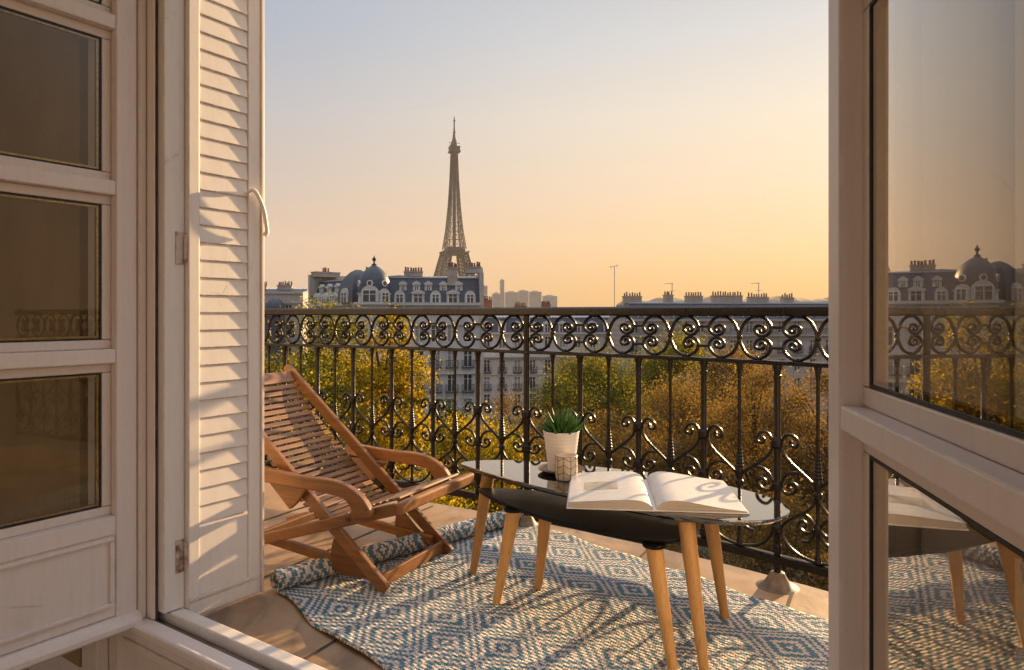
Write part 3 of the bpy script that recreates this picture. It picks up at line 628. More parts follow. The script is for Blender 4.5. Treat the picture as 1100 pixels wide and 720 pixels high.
# ------------------------------------------------------------------ folding slatted chair
ch = thing('deck_chair', 'low folding wooden deck chair with slatted seat and curved arms', 'deck chair', (-.487, 2.547, .0), math.atan2(-.442, .897))
CW = .48
def plank(mm, a, b_, y, w, th_): mm.bar((a[0], y, a[1]), (b_[0], y, b_[1]), th_, w)
zb = .022
for y in (0.0, CW):
    yi = y + (.013 if y == 0 else -.013); yo = y + (-.013 if y == 0 else .013)
    m = MB(); d = Vector((-.93, .775)).normalized(); nn_ = Vector((-d.y, d.x)) * .024
    o0 = Vector((.014, .016)); o1 = Vector((-.915, .775))
    outl = [o0 - nn_, o0 + nn_] + [o1 + nn_ * math.cos(t_) + d * .024 * math.sin(t_) for t_ in np.linspace(0, math.pi, 8)]
    m.prism([(p.x, p.y) for p in outl], yi - .011, yi + .011, 'y'); m.build('back_stile', M['teak'], ch, bevel=.004)
    m = MB(); plank(m, (-.945, .018), (.085, .338), yo, .044, .024); m.build('seat_rail', M['teak'], ch, bevel=.004)
    m = MB(); ys = yi + (.024 if y == 0 else -.024); plank(m, (-.66, .120), (-.060, .066), ys, .040, .022); m.build('brace', M['teak'], ch, bevel=.005)
    m = MB(); yp = yo + (.0005 if y == 0 else -.0005)
    arm = [(-.60, .405), (-.585, .428), (-.55, .434), (-.508, .430), (-.36, .421), (-.22, .421), (-.15, .415), (-.106, .402), (-.06, .378), (-.03, .350), (-.008, .306), (-.088, .286), (-.097, .318), (-.118, .345), (-.151, .360), (-.265, .368), (-.409, .372), (-.52, .374), (-.585, .385)]
    arm = crom(arm, 3, True); ya = y + (-.040 if y == 0 else .040)
    m.prism(arm, ya - .0145, ya + .0145, 'y'); m.build('armrest', M['teak'], ch, bevel=.005)
    m = MB(); yt = y + (-.0155 if y == 0 else .0155); m.prism([(-.545, .372), (-.335, .370), (-.395, .300), (-.43, .272)], yt - .010, yt + .010, 'y'); m.build('arm_bracket', M['teak'], ch, bevel=.004)
    m = MB(); yq = yi + (.0115 if y == 0 else -.0115)
    m.prism(crom([(-.235, .178), (-.262, .120), (-.256, .055), (-.22, .036), (-.13, .034), (-.07, .048), (-.15, .110)], 3, True), yq - .0, yq + (.010 if y == 0 else -.010), 'y'); m.build('leg_gusset', M['teak'], ch, bevel=.003)
    for (bx_, bz_, by_) in ((-.135, .270, yo + (-.013 if y == 0 else .013)), (-.10, .068, ys + (-.012 if y == 0 else .012))):
        m = MB(); sgy = -1 if y == 0 else 1; m.tube([(bx_, by_, bz_), (bx_, by_ + sgy * .003, bz_)], .0085, 12); m.build('bolt', M['bolt'], ch)
m = MB(); m.bar((.098, -.030, .342), (.098, CW + .030, .342), .030, .044); m.build('front_bar', M['teak'], ch, bevel=.010, seg=3)
m = MB(); m.bar((-.022, .012, .040), (-.022, CW - .012, .040), .016, .050); m.build('foot_bar', M['teak'], ch, bevel=.004)
m = MB(); m.bar((-.62, -.01, .135), (-.62, CW + .01, .135), .022, .035); m.build('rear_bar', M['teak'], ch, bevel=.004)
# slatted sling: seat along the rails, back sagging a little behind the stiles
pathp = crom([(.068, .366), (-.06, .322), (-.18, .275), (-.262, .238), (-.325, .240), (-.39, .276), (-.48, .345), (-.60, .452), (-.72, .560), (-.82, .665), (-.895, .765)], 24)
L_ = [0]
for p, q in zip(pathp, pathp[1:]): L_.append(L_[-1] + math.hypot(q[0] - p[0], q[1] - p[1]))
def at(s_):
    i = min(max(int(np.searchsorted(L_, s_)) - 1, 0), len(pathp) - 2); f_ = (s_ - L_[i]) / (L_[i + 1] - L_[i]); p = Vector(pathp[i]).lerp(Vector(pathp[i + 1]), f_); return p, (Vector(pathp[i + 1]) - Vector(pathp[i])).normalized()
seat = MB(); back = MB(); s_ = .014; pitch = .0325; split = .345
yA, yB = .026, CW - .026
while s_ < L_[-1] - .05:
    p, d = at(s_); mm = seat if s_ < split else back
    mm.bar((p.x - d.x * .0106, (yA + yB) / 2, p.y - d.y * .0106), (p.x + d.x * .0106, (yA + yB) / 2, p.y + d.y * .0106), yB - yA, .009)
    s_ += pitch
seat.build('seat_slats', M['teak_slat'], ch, bevel=.002); back.build('back_slats', M['teak_slat'], ch, bevel=.002)
m = MB(); p, d = at(L_[-1] - .028); m.bar((p.x - d.x * .030, CW / 2, p.y - d.y * .030), (p.x + d.x * .030, CW / 2, p.y + d.y * .030), yB - yA, .016); m.build('head_slat', M['teak_slat'], ch, bevel=.004)
for y in (.10, CW - .10):
    m = MB(); pts = [(p[0], y, p[1] - .0085) for p in pathp[::6]]
    for a_, b_ in zip(pts, pts[1:]): m.bar(a_, b_, .016, .004)
    m.build('support_strap', M['bolt'], ch)

# ------------------------------------------------------------------ nesting tables
def table(name, label, a, u, outline, ztop, thk, legs, mat):
    t = thing(name, label, 'coffee table', (a[0] + u[0] * .55, a[1] + u[1] * .55, .010), 0, 'pair of nested tables')
    o0 = Vector((t.location.x, t.location.y)); u = Vector(u).normalized(); v = Vector((-u.y, u.x)); a = Vector(a)
    pts = crom(outline, 6, True); out = [tuple(a + u * p[0] + v * p[1] - o0) for p in pts]
    m = MB(); zt = ztop - .010; cen = Vector((sum(p[0] for p in out) / len(out), sum(p[1] for p in out) / len(out)))
    def sc(k): return [tuple(cen + (Vector(p) - cen) * k) for p in out]
    n_ = len(out); rings = [(sc(.975), zt - thk), (sc(.996), zt - thk * .55), (sc(1.0), zt - thk * .3), (sc(.999), zt - .0015), (sc(.996), zt)]
    vs = [(p[0], p[1], z) for o_, z in rings for p in o_]; fs = [(i * n_ + k, i * n_ + (k + 1) % n_, (i + 1) * n_ + (k + 1) % n_, (i + 1) * n_ + k) for i in range(len(rings) - 1) for k in range(n_)]
    fs += [tuple(reversed(range(n_))), tuple((len(rings) - 1) * n_ + k for k in range(n_))]
    m.add(vs, fs).build('tabletop', mat, t, smooth=25)
    for (fx, fy, tx, ty) in legs:
        m = MB(); p0 = Vector((fx - o0.x, fy - o0.y, .0)); p1 = Vector((tx - o0.x, ty - o0.y, zt - thk - .005))
        m.tube([p0, p0.lerp(p1, .02), p0.lerp(p1, .5), p1], [.0125, .0145, .0205, .0265], 20); lg = m.build('leg', M['oak'], t, smooth=40)
        m = MB(); m.lathe([(.033, -.006), (.035, -.004), (.035, .0)], 24, (p1.x, p1.y, p1.z + .0055)); m.build('mounting_plate', M['satin'], lg, smooth=30)
    return t
UPPER = [(0, 0), (.037, .070), (.135, .135), (.275, .178), (.444, .203), (.664, .217), (.83, .210), (.977, .178), (1.12, .115), (1.215, .030), (1.249, -.055), (1.235, -.135), (1.19, -.195), (1.11, -.243), (1.0, -.266), (.88, -.265), (.768, -.252), (.6, -.214), (.387, -.160), (.189, -.092), (.05, -.038)]
LOWER = [(0, 0), (.05, -.035), (.164, -.082), (.321, -.123), (.508, -.149), (.698, -.148), (.801, -.126), (.868, -.075), (.885, 0), (.85, .07), (.76, .13), (.6, .16), (.4, .155), (.2, .11), (.06, .05)]
table('coffee_table', 'taller table with mirror-black pointed oval top holding the book', (-.206, 2.756), (.863, -.505), UPPER, .45, .018, [(-.156, 2.737, -.092, 2.685), (.726, 2.332, .664, 2.322), (.556, 1.974, .528, 2.075)], M['gloss'])
table('coffee_table', 'shorter satin black table tucked under the taller one', (-.129, 2.666), (.7786, -.6275), LOWER, .37, .016, [(-.057, 2.45, .006, 2.436), (.098, 2.581, .130, 2.545), (.469, 1.994, .428, 2.062)], M['satin'])

# ------------------------------------------------------------------ open book
bk = thing('open_book', 'large open book with white pages lying on the mirror-black tabletop', 'book', (.434, 2.075, .4505), R(-6.5))
BD = .385
def half(prof, name):
    m = MB(); n_ = 10; ys = [BD * i / n_ for i in range(n_ + 1)]
    top = crom(prof, 5)
    vs = []; k = len(top)
    for y in ys:
        for (x, z) in top: vs.append((x, y, z))
    fs = [(j * k + i, j * k + i + 1, (j + 1) * k + i + 1, (j + 1) * k + i) for j in range(n_) for i in range(k - 1)]
    pg = MB().add(vs, fs); return top, pg
LP = [(-.006, .008), (-.020, .022), (-.055, .031), (-.12, .030), (-.19, .025), (-.262, .020)]
RP = [(.006, .008), (.022, .026), (.062, .034), (.13, .026), (.20, .015), (.272, .0075)]
for prof, zb0 in ((LP, .004), (RP, .004)):
    top, pg = half(prof, 'page'); m = MB()
    outl = [(x, z - .0008) for x, z in top] + [(top[-1][0], zb0), (top[0][0], zb0)]
    m.prism(outl, .001, BD - .001, 'y'); blk = m.build('page_block', M['pageedge'], bk, smooth=30)
    o = pg.build('page', M['page'], blk, smooth=60, fixn=False)
m = MB(); m.box(-.268, .0, -.004, BD + .004, 0, .0035); m.box(.0005, .277, -.004, BD + .004, 0, .0035); m.build('cover', M['cover'], bk, bevel=.001)
def print_patch(x0, x1, y0, y1):
    top = crom(LP, 5); xs = [p[0] for p in top][::-1]; zs = [p[1] for p in top][::-1]; m = MB(); X = np.linspace(x0, x1, 6); vs = []
    for y in (y0, y1):
        for x in X: vs.append((x, y, np.interp(x, xs, zs) + .0007))
    return m.add(vs, [(i, i + 1, 7 + i, 6 + i) for i in range(5)])
print_patch(-.215, -.105, .135, .235).build('printed_picture', M['print'], bk, fixn=False)

# ------------------------------------------------------------------ plant, saucer, candle
ZT_ = .4505
PX_, PY_ = .187, 2.595
s = MB().lathe([(.050, 0), (.070, .003), (.088, .012), (.090, .015), (.086, .014), (.068, .007), (.001, .006)], 40).build('saucer', M['saucer'], smooth=35); s.location = (PX_, PY_, ZT_); tag(s, 'dark wooden saucer under the white plant pot', 'saucer')
pt = thing('potted_succulent', 'spiky green succulent in a ribbed white pot on the table', 'potted plant', (PX_, PY_, ZT_ + .0075))
pr = []
for i in range(61):
    z = .145 * i / 60; r = .049 + (.068 - .049) * (z / .145) + (0.0004 * math.sin(i * 2 * math.pi / 5.5) if 3 < i < 55 else 0); pr.append((r, z))
pr += [(.0695, .147), (.067, .149), (.063, .146), (.061, .12), (.001, .118)]
MB().lathe(pr, 48).build('pot', M['pot'], pt, smooth=50)
MB().lathe([(.0605, .119), (.0605, .128), (.04, .132), (.001, .134)], 24).build('soil', M['soil'], pt, smooth=40)
m = MB(); rng = random.Random(3); GA = 2.39996
for i in range(66):
    f_ = i / 65; az = i * GA + rng.uniform(-.15, .15); tilt = R(4 + 70 * f_ ** .75); ln = (.108 if f_ < .7 else .098) * rng.uniform(.85, 1.08) * (1.0 - .08 * f_); r0 = .005 + .016 * f_
    pts = []; rr = []
    for k in range(7):
        s2 = k / 6; tl = tilt - R(20) * s2 * (.3 + f_); rad = r0 + ln * sum(math.sin(tilt - R(20) * q / 6 * (.3 + f_)) for q in range(k)) / 6; zz = .130 + ln * sum(math.cos(tilt - R(20) * q / 6 * (.3 + f_)) for q in range(k)) / 6
        pts.append((rad * math.cos(az), rad * math.sin(az), zz)); rr.append(max(.0004, 0.0082 * (1 - s2) ** .85 * (.85 + .5 * s2)))
    m.tube(pts, rr, 6, flat=(-math.sin(az), math.cos(az), 0))
m.build('leaves', M['succ'], pt, smooth=50)
cd = thing('candle_holder', 'small white glass candle holder with gold chevron lines', 'candle holder', (.197, 2.475, ZT_))
MB().lathe([(.034, 0), (.0375, .003), (.040, .02), (.0405, .06), (.039, .088), (.0365, .089), (.0365, .02), (.001, .012)], 40).build('glass_cup', M['votive'], cd, smooth=40)
m = MB().lathe([(.0355, .0125), (.0355, .055), (.001, .056)], 24); m.tube([(0, 0, .056), (.001, 0, .066)], .001, 6); m.build('wax', M['wax'], cd, smooth=40)
m = MB(); nseg = 10
def cp(a, z): 
    r_ = float(np.interp(z, [0, .003, .02, .06, .088], [.034, .0375, .040, .0405, .039])) + .0003; return (r_ * math.cos(a), r_ * math.sin(a), z)
for k in range(nseg):
    a0 = 2 * math.pi * k / nseg; a1 = 2 * math.pi * (k + 1) / nseg
    if k % 2 == 0 or True: m.tube([cp(a0, .006 + i * .010) for i in range(9)], .0012, 5)
    for z in (.020, .045, .070):
        z0, z1 = (z, z + .014) if k % 2 == 0 else (z + .014, z); m.tube([cp(a0 + (a1 - a0) * i / 4, z0 + (z1 - z0) * i / 4) for i in range(5)], .0012, 5)
m.tube([cp(2 * math.pi * i / 40, .087) for i in range(41)], .0011, 5)
m.build('gold_lines', M['gold'], cd)

# ------------------------------------------------------------------ city buildings
def wall_with_holes(mm, x0, x1, z0, z1, holes, y=0.0, depth=.28):
    xs = sorted({x0, x1} | {h[0] for h in holes} | {h[1] for h in holes}); zs = sorted({z0, z1} | {h[2] for h in holes} | {h[3] for h in holes})
    for i in range(len(xs) - 1):
        for j in range(len(zs) - 1):
            cx_, cz_ = (xs[i] + xs[i + 1]) / 2, (zs[j] + zs[j + 1]) / 2
            if any(h[0] < cx_ < h[1] and h[2] < cz_ < h[3] for h in holes): continue
            mm.add([(xs[i], y, zs[j]), (xs[i + 1], y, zs[j]), (xs[i + 1], y, zs[j + 1]), (xs[i], y, zs[j + 1])], [(0, 1, 2, 3)])
    for a, b_, c, d in holes:
        mm.add([(a, y, c), (b_, y, c), (b_, y, d), (a, y, d), (a, y + depth, c), (b_, y + depth, c), (b_, y + depth, d), (a, y + depth, d)], [(0, 4, 5, 1), (1, 5, 6, 2), (2, 6, 7, 3), (3, 7, 4, 0)])
class Bldg:
    """local frame: x along the street front, y into the block, z from the ground"""
    def __init__(s, name, label, loc, rz, wallmat): s.t = thing(name, label, 'building', loc, rz); s.wm = wallmat; s.cache = {}
    def window(s, Mx, w, h):
        key = ('w', round(w, 2), round(h, 2))
        if key not in s.cache:
            f = MB(); e = .07
            for a in ((-w / 2, -w / 2 + e, 0, h), (w / 2 - e, w / 2, 0, h), (-w / 2 + e, w / 2 - e, 0, e), (-w / 2 + e, w / 2 - e, h - e, h), (-.05, .05, e, h - e), (-w / 2 + e, -.05, h * .70, h * .70 + .05), (.05, w / 2 - e, h * .70, h * .70 + .05)): f.box(a[0], a[1], .16, .22, a[2], a[3])
            o = f.build('window', M['winframe'], s.t); p = MB().add([(-w / 2, .21, 0), (w / 2, .21, 0), (w / 2, .21, h), (-w / 2, .21, h)], [(0, 1, 2, 3)]).build('pane', M['winglass'], o, fixn=False)
            s.cache[key] = (o, p); o.matrix_local = Mx; return o
        o0, p0 = s.cache[key]; o = dup(o0, s.t); o.matrix_local = Mx; p = dup(p0, o)
        if random.random() < .38: p.material_slots[0].link = 'OBJECT'; p.material_slots[0].material = M['curtain' if random.random() < .6 else 'curtain_dark']
        return o
    def part(s, key, name, maker, mat, Mx, **kw):
        if key not in s.cache:
            o = maker().build(name, mat, s.t, **kw); s.cache[key] = o
        else: o = dup(s.cache[key], s.t)
        o.matrix_local = Mx; return o
    def balc(s, Mx, w):
        def mk():
            m = MB(); m.box(-w / 2, w / 2, -.42, .0, -.12, 0); m.box(-w / 2, w / 2, -.42, -.38, .86, .92); m.box(-w / 2, w / 2, -.42, -.39, .10, .14)
            for i in range(max(4, int(w / .13)) + 1): x = -w / 2 + .02 + (w - .04) * i / max(4, int(w / .13)); m.box(x - .015, x + .015, -.415, -.385, 0, .88)
            for e in (-1, 1): x = e * (w / 2 - .03); m.box(x - .02, x + .02, -.40, 0, .86, .92); m.box(x - .015, x + .015, -.20, -.17, 0, .88)
            return m
        return s.part(('b', round(w, 2)), 'balcony', mk, M['balcony'], Mx)
    def dormer(s, Mx, w, h, round_=False):
        key = ('d', round(w, 2), round(h, 2), round_)
        if key not in s.cache:
            m = MB(); e = .22
            if round_:
                arc_ = [(math.cos(a) * (w / 2 + e), h * .55 + math.sin(a) * (h * .45 + e)) for a in np.linspace(0, math.pi, 13)]
                outl = [(w / 2 + e, 0)] + arc_ + [(-w / 2 - e, 0)]
                m.prism(outl, 0, 1.5, 'y')
            else:
                m.box(-w / 2 - e, -w / 2, 0, 1.6, 0, h); m.box(w / 2, w / 2 + e, 0, 1.6, 0, h); m.box(-w / 2 - e * 1.3, w / 2 + e * 1.3, -.12, 1.8, h, h + .22)
                m.prism([(-w / 2 - e * 1.2, h + .22), (w / 2 + e * 1.2, h + .22), (0, h + .55)], -.06, 1.9, 'y')
            o = m.build('dormer', M['fac1'], s.t, smooth=30)
            f = MB(); y = -.02 if round_ else .12; hh = h * .82 if round_ else h; e2 = .07
            for a in ((-w / 2, -w / 2 + e2, 0, hh), (w / 2 - e2, w / 2, 0, hh), (-w / 2 + e2, w / 2 - e2, hh - e2, hh), (-.04, .04, 0, hh - e2), (-w / 2 + e2, -.04, hh * .6, hh * .6 + .05), (.04, w / 2 - e2, hh * .6, hh * .6 + .05)): f.box(a[0], a[1], y - .03, y + .03, a[2], a[3])
            wd = f.build('dormer_window', M['winframe'], o); yy = y + .015
            gp = MB().add([(-w / 2, yy, 0), (w / 2, yy, 0), (w / 2, yy, hh), (-w / 2, yy, hh)], [(0, 1, 2, 3)]).build('pane', M['winglass'], o, fixn=False)
            s.cache[key] = (o, wd, gp)
        else:
            a, b_, c = s.cache[key]; o = dup(a, s.t); dup(b_, o); dup(c, o)
        o.matrix_local = Mx; return o
    def chimney(s, Mx, w, d, h, npots, red=False):
        m = MB(); m.box(-w / 2, w / 2, -d / 2, d / 2, 0, h); m.box(-w / 2 - .08, w / 2 + .08, -d / 2 - .08, d / 2 + .08, h, h + .16)
        o = m.build('chimney', M['redbrick'] if red else M['brick'], s.t); o.matrix_local = Mx
        p = MB(); rg = random.Random(int(w * 100 + h * 37 + npots))
        for i in range(npots):
            x = -w / 2 + w * (i + .5) / npots + rg.uniform(-.05, .05); hp = rg.uniform(.35, .62); p.lathe([(.13, 0), (.15, hp * .2), (.11, hp), (.14, hp + .02), (.14, hp + .1)], 8, (x, rg.uniform(-.1, .1), h + .16))
        p.build('chimney_pots', M['potclay'], o); return o
T_ = Matrix.Translation
def TM(x, y, z): return T_((x, y, z))
def wing(b, Mw, L, rows, cols, z_eave, z_ridge, set_lo, set_hi, depth, ww=1.1, balc_rows=(), slope_x=(0, 0), z0=0.0, corn=(), name='wall'):
    """a street front with mansard: rows = list of (z sill, height)"""
    holes = [(c - ww / 2, c + ww / 2, zs, zs + h) for zs, h in rows for c in cols]
    m = MB(Mw); wall_with_holes(m, 0, L, z0, z_eave, holes)
    m.add([(0, 0, z0), (0, depth, z0), (0, depth, z_eave), (0, 0, z_eave)], [(0, 3, 2, 1)]); m.add([(L, 0, z0), (L, depth, z0), (L, depth, z_eave), (L, 0, z_eave)], [(0, 1, 2, 3)]); m.add([(0, depth, z0), (L, depth, z0), (L, depth, z_eave), (0, depth, z_eave)], [(0, 3, 2, 1)])
    m.build(name, b.wm, b.t, fixn=False)
    m = MB(Mw)
    for zc_, pr_, hh in corn: m.box(-.05, L + .05, -pr_, .05, zc_ - hh, zc_)
    for zs, h in rows:
        for c in cols: m.box(c - ww / 2 - .18, c - ww / 2, -.05, .02, zs, zs + h); m.box(c + ww / 2, c + ww / 2 + .18, -.05, .02, zs, zs + h); m.box(c - ww / 2 - .22, c + ww / 2 + .22, -.09, .02, zs + h, zs + h + .26)
    m.build('cornices', b.wm, b.t)
    for r_i, (zs, h) in enumerate(rows):
        for c in cols:
            b.window(Mw @ TM(c, 0, zs), ww, h)
            if r_i in balc_rows: b.balc(Mw @ TM(c, 0, zs), ww + .5)
    # mansard: steep slate then flatter zinc
    sx0, sx1 = slope_x
    m = MB(Mw); zm = z_ridge - .45
    m.add([(0, set_lo, z_eave), (L, set_lo, z_eave), (L - sx1, set_hi, zm), (sx0, set_hi, zm), (sx0, depth - set_hi, zm), (L - sx1, depth - set_hi, zm), (L, depth - set_lo, z_eave), (0, depth - set_lo, z_eave)], [(0, 1, 2, 3), (4, 5, 6, 7), (1, 6, 5, 2), (0, 3, 4, 7)])
    m.build('mansard_roof', M['slate'], b.t, fixn=False)
    m = MB(Mw); m.box(sx0, L - sx1, set_hi - .12, set_hi + .1, zm - .02, zm + .12); c_ = depth / 2
    m.add([(sx0, set_hi, zm + .10), (L - sx1, set_hi, zm + .10), (L - sx1, c_, z_ridge), (sx0, c_, z_ridge), (sx0, depth - set_hi, zm + .1), (L - sx1, depth - set_hi, zm + .1)], [(0, 1, 2, 3), (3, 2, 5, 4), (1, 5, 2), (0, 3, 4)])
    x = sx0 + .3
    while x < L - sx1: m.bar((x, set_hi, zm + .12), (x, c_, z_ridge + .03), .05, .06); x += .62
    m.build('zinc_roof', M['zinc'], b.t, fixn=False)

def Wx(px, Y): return (px - 550) / FPX * Y
def Wz(py, Y): return EYE - (py - 337) / FPX * Y
# --- domed corner building
Y1 = 85.0; C1 = Vector((Wx(402, Y1), Y1, GZ))
B1 = Bldg('domed_apartment_building', 'pale stone corner apartment building with slate mansard and a round dome', tuple(C1), 0, M['fac1'])
H = lambda z: z - GZ
zE = H(2.45); zR = H(6.05)
rows1 = [(H(-2.6), 2.3), (H(-5.75), 2.1), (H(-8.85), 2.2), (H(-12.0), 2.2), (H(-15.4), 2.3)]
Mr = Matrix.Rotation(R(8), 4, 'Z') @ TM(1.6, .6, 0)
cols = [1.9 + 2.05 * i for i in range(5)]
wing(B1, Mr, 11.6, rows1, cols, zE, zR, .35, 1.5, 11, 1.1, (1, 2), (0, .0), corn=((zE, .55, .35), (H(-.1), .30, .3), (H(-3.3), .22, .22), (H(-6.4), .35, .22), (H(-12.6), .3, .3)), name='street_wall')
for i, x in enumerate((1.5, 3.8, 6.0, 8.2, 10.4)): B1.dormer(Mr @ TM(x, .15, zE + .02), 1.15 if i % 2 else .95, 1.30 if i % 2 == 0 else 1.1, i % 2 == 0)
for x in (1.9, 3.6, 5.1, 7.0, 9.0): B1.dormer(Mr @ TM(x, .80, zE + 1.55), .50, .70, False)
ge = MB(Mr); ge.box(11.6, 12.1, -.1, 11, 0, zR + .25); ge.prism([(8.8, zR + .25), (12.1, zR + .25), (12.1, zR + .9), (9.4, zR + .3)], .9, 2.2, 'y'); ge.build('party_wall', M['fac2'], B1.t)
B1.chimney(Mr @ TM(10.9, 1.6, zR + .2), 2.0, .9, .75, 6); B1.chimney(Mr @ TM(8.2, 1.4, zE + 2.2), 1.3, .8, 2.2, 5); B1.chimney(Mr @ TM(3.2, 4, zR - .1), 2.4, .8, .5, 7)
# left wing, running back from the corner
LW = 17.0; Ml = Matrix.Rotation(R(180 - 43), 4, 'Z') @ Matrix.Scale(-1, 4, (1, 0, 0))
Ml = Matrix.Rotation(R(-47), 4, 'Z') @ TM(-LW - 1.2, .6, 0)
cols = [1.6 + 2.3 * i for i in range(7)]
wing(B1, Ml, LW, rows1, cols, zE, zR, .35, 1.5, 9, 1.1, (1, 2), (0, 0), corn=((zE, .55, .35), (H(-.1), .30, .3), (H(-3.3), .22, .22), (H(-6.4), .35, .22)), name='street_wall')
for i in range(7): B1.dormer(Ml @ TM(1.4 + 2.3 * i, .15, zE + .02), 1.1, 1.3, True); B1.dormer(Ml @ TM(1.6 + 2.3 * i, .80, zE + 1.55), .50, .70, False)
ge = MB(Ml); ge.box(-.5, 0, -.1, 9, 0, zR + .6); ge.build('party_wall', M['fac2'], B1.t)
B1.chimney(Ml @ TM(.4, 2.2, zR + .3), 1.5, 3.8, .6, 4); B1.chimney(Ml @ TM(9.5, 4.4, zR - .1), 3.0, .8, .8, 8)
# corner rotunda with dome
m = MB(); m.lathe([(2.05, 0), (2.05, H(-3.4)), (2.3, H(-3.35)), (2.3, H(-3.1)), (2.05, H(-3.05)), (2.05, zE - .35), (2.55, zE - .3), (2.55, zE), (1.95, zE + .05), (1.95, zE + .95), (2.1, zE + 1.0), (2.1, zE + 1.12)], 32); m.build('rotunda', M['fac1'], B1.t, smooth=30)
m = MB(); db = zE + 1.1; m.lathe([(1.92, db), (2.0, db + .5), (2.0, db + 1.0), (1.88, db + 1.6), (1.62, db + 2.2), (1.25, db + 2.75), (.75, db + 3.2), (.35, db + 3.42), (.30, db + 3.55)], 32); dm = m.build('dome', M['slate'], B1.t, smooth=50)
m = MB(); m.lathe([(.26, db + 3.5), (.34, db + 3.6), (.12, db + 3.75), (.10, db + 3.95), (.24, db + 4.15), (.26, db + 4.3), (.10, db + 4.5), (.02, db + 4.75)], 14); m.build('finial', M['towiron'], dm, smooth=40)
B1.dormer(Matrix.Rotation(R(-3), 4, 'Z') @ TM(0, -2.28, zE + .05), 1.7, 1.75, True)
B1.dormer(Matrix.Rotation(R(48), 4, 'Z') @ TM(0, -2.2, zE + .05), 1.1, 1.4, True)
for a in (-4, 50, -58):
    Mq = Matrix.Rotation(R(a), 4, 'Z'); m = MB(Mq); m.tube([(0, -2.05, db + 1.2), (0, -1.3, db + 1.2)], .38, 14); oc = m.build('oculus', M['winframe'], dm, smooth=30); m = MB(Mq); m.tube([(0, -2.075, db + 1.2), (0, -2.055, db + 1.2)], .27, 14); m.build('oculus_pane', M['winglass'], oc)
m = MB(Ml @ TM(LW - 5.3, -1.3, 0)); zz = zE
sec = [(1.95, 0), (1.90, 1.2), (1.68, 2.4), (1.2, 3.5), (.7, 4.1), (.25, 4.4)]
vs = [(sx * r_, 2.2 + sy * r_, zz + h_) for r_, h_ in sec for sx, sy in ((-1, -1), (1, -1), (1, 1), (-1, 1))]; fs = [(i * 4 + k, i * 4 + (k + 1) % 4, (i + 1) * 4 + (k + 1) % 4, (i + 1) * 4 + k) for i in range(5) for k in range(4)] + [(20, 21, 22, 23)]
m.add(vs, fs).build('pavilion_roof', M['slate'], B1.t, smooth=20)
B1.dormer(Ml @ TM(LW - 5.3, -1.15, zE + .02), 1.5, 1.7, True)

# --- second building, further, partly behind the trees
Y2 = 117.0; B2 = Bldg('apartment_building', 'grey apartment building with red chimneys to the right of the domed one', (Wx(513, Y2), Y2, GZ), R(4), M['fac1'])
L2 = 24.5; e2 = H(-2.2); r2 = H(.75); cols = [1.6 + 2.62 * i for i in range(9)]
wing(B2, Matrix.Identity(4), L2, [(H(-4.9), 2.0), (H(-9.0), 2.1), (H(-11.9), 2.1), (H(-14.9), 2.1)], cols, e2, r2, .3, 1.2, 11, 1.05, (1, 2, 3), (0, .9), corn=((e2, .45, .3), (H(-6.1), .5, .35), (H(-9.3), .2, .2)), name='street_wall')
m = MB(); x = .2
while x < L2: m.box(x, x + .16, -.42, -.02, H(-6.75), H(-6.46)); x += .45
m.build('cornice_brackets', M['fac1'], B2.t)
for i in range(9): B2.dormer(TM(1.6 + 2.62 * i, .25, e2 + .12), .95, 1.35, False)
for px_, w_, top in ((523, 2.0, 318), (560.5, 2.0, 324), (589, 1.5, 322.5)):
    x = Wx(px_, Y2) - Wx(513, Y2); hz_ = Wz(top, Y2 + 3) - .75; B2.chimney(TM(x, 3.0, r2 - .9), w_, .9, H(hz_) - r2 + .75, 6, True)
# --- third, long building on the right
Y3 = 108.0; B3 = Bldg('long_apartment_building', 'long hazy apartment building with zinc roof and many chimneys at right', (Wx(671, Y3), Y3, GZ), R(6), M['fac3'])
L3 = 40.0; e3 = H(.15); r3 = H(3.1); cols = [1.7 + 2.7 * i for i in range(14)]
wing(B3, Matrix.Identity(4), L3, [(H(-2.05), 1.9), (H(-5.2), 2.0), (H(-8.3), 2.0), (H(-11.4), 2.0)], cols, e3, r3, .35, 1.9, 11, 1.05, (1,), (1.2, 0), corn=((e3, .45, .3), (H(-2.3), .45, .3), (H(-5.5), .2, .2)), name='street_wall')
m = MB(); m.box(0, L3, -.44, -.40, H(-1.45), H(-1.38))
for i in range(150): x = .1 + i * (L3 - .2) / 149; m.box(x - .02, x + .02, -.435, -.405, H(-2.3), H(-1.42))
m.build('long_balcony_rail', M['balcony'], B3.t)
for i in range(13): B3.dormer(TM(2.9 + 2.9 * i, .55, e3 + .08), .85, .85, False)
for px0, px1, top in ((672, 693, 317.5), (717, 728, 316), (741, 761, 317), (771, 806, 316.5), (812, 836, 318), (851, 865, 318.5)):
    x0 = Wx(px0, Y3 + 4) - Wx(671, Y3); x1 = Wx(px1, Y3 + 4) - Wx(671, Y3); zt = H(Wz(top, Y3 + 4)); B3.chimney(TM((x0 + x1) / 2, 4.2, r3 - .8), x1 - x0 - .2, .9, zt - r3 + .55, max(4, int((x1 - x0) / .42)))
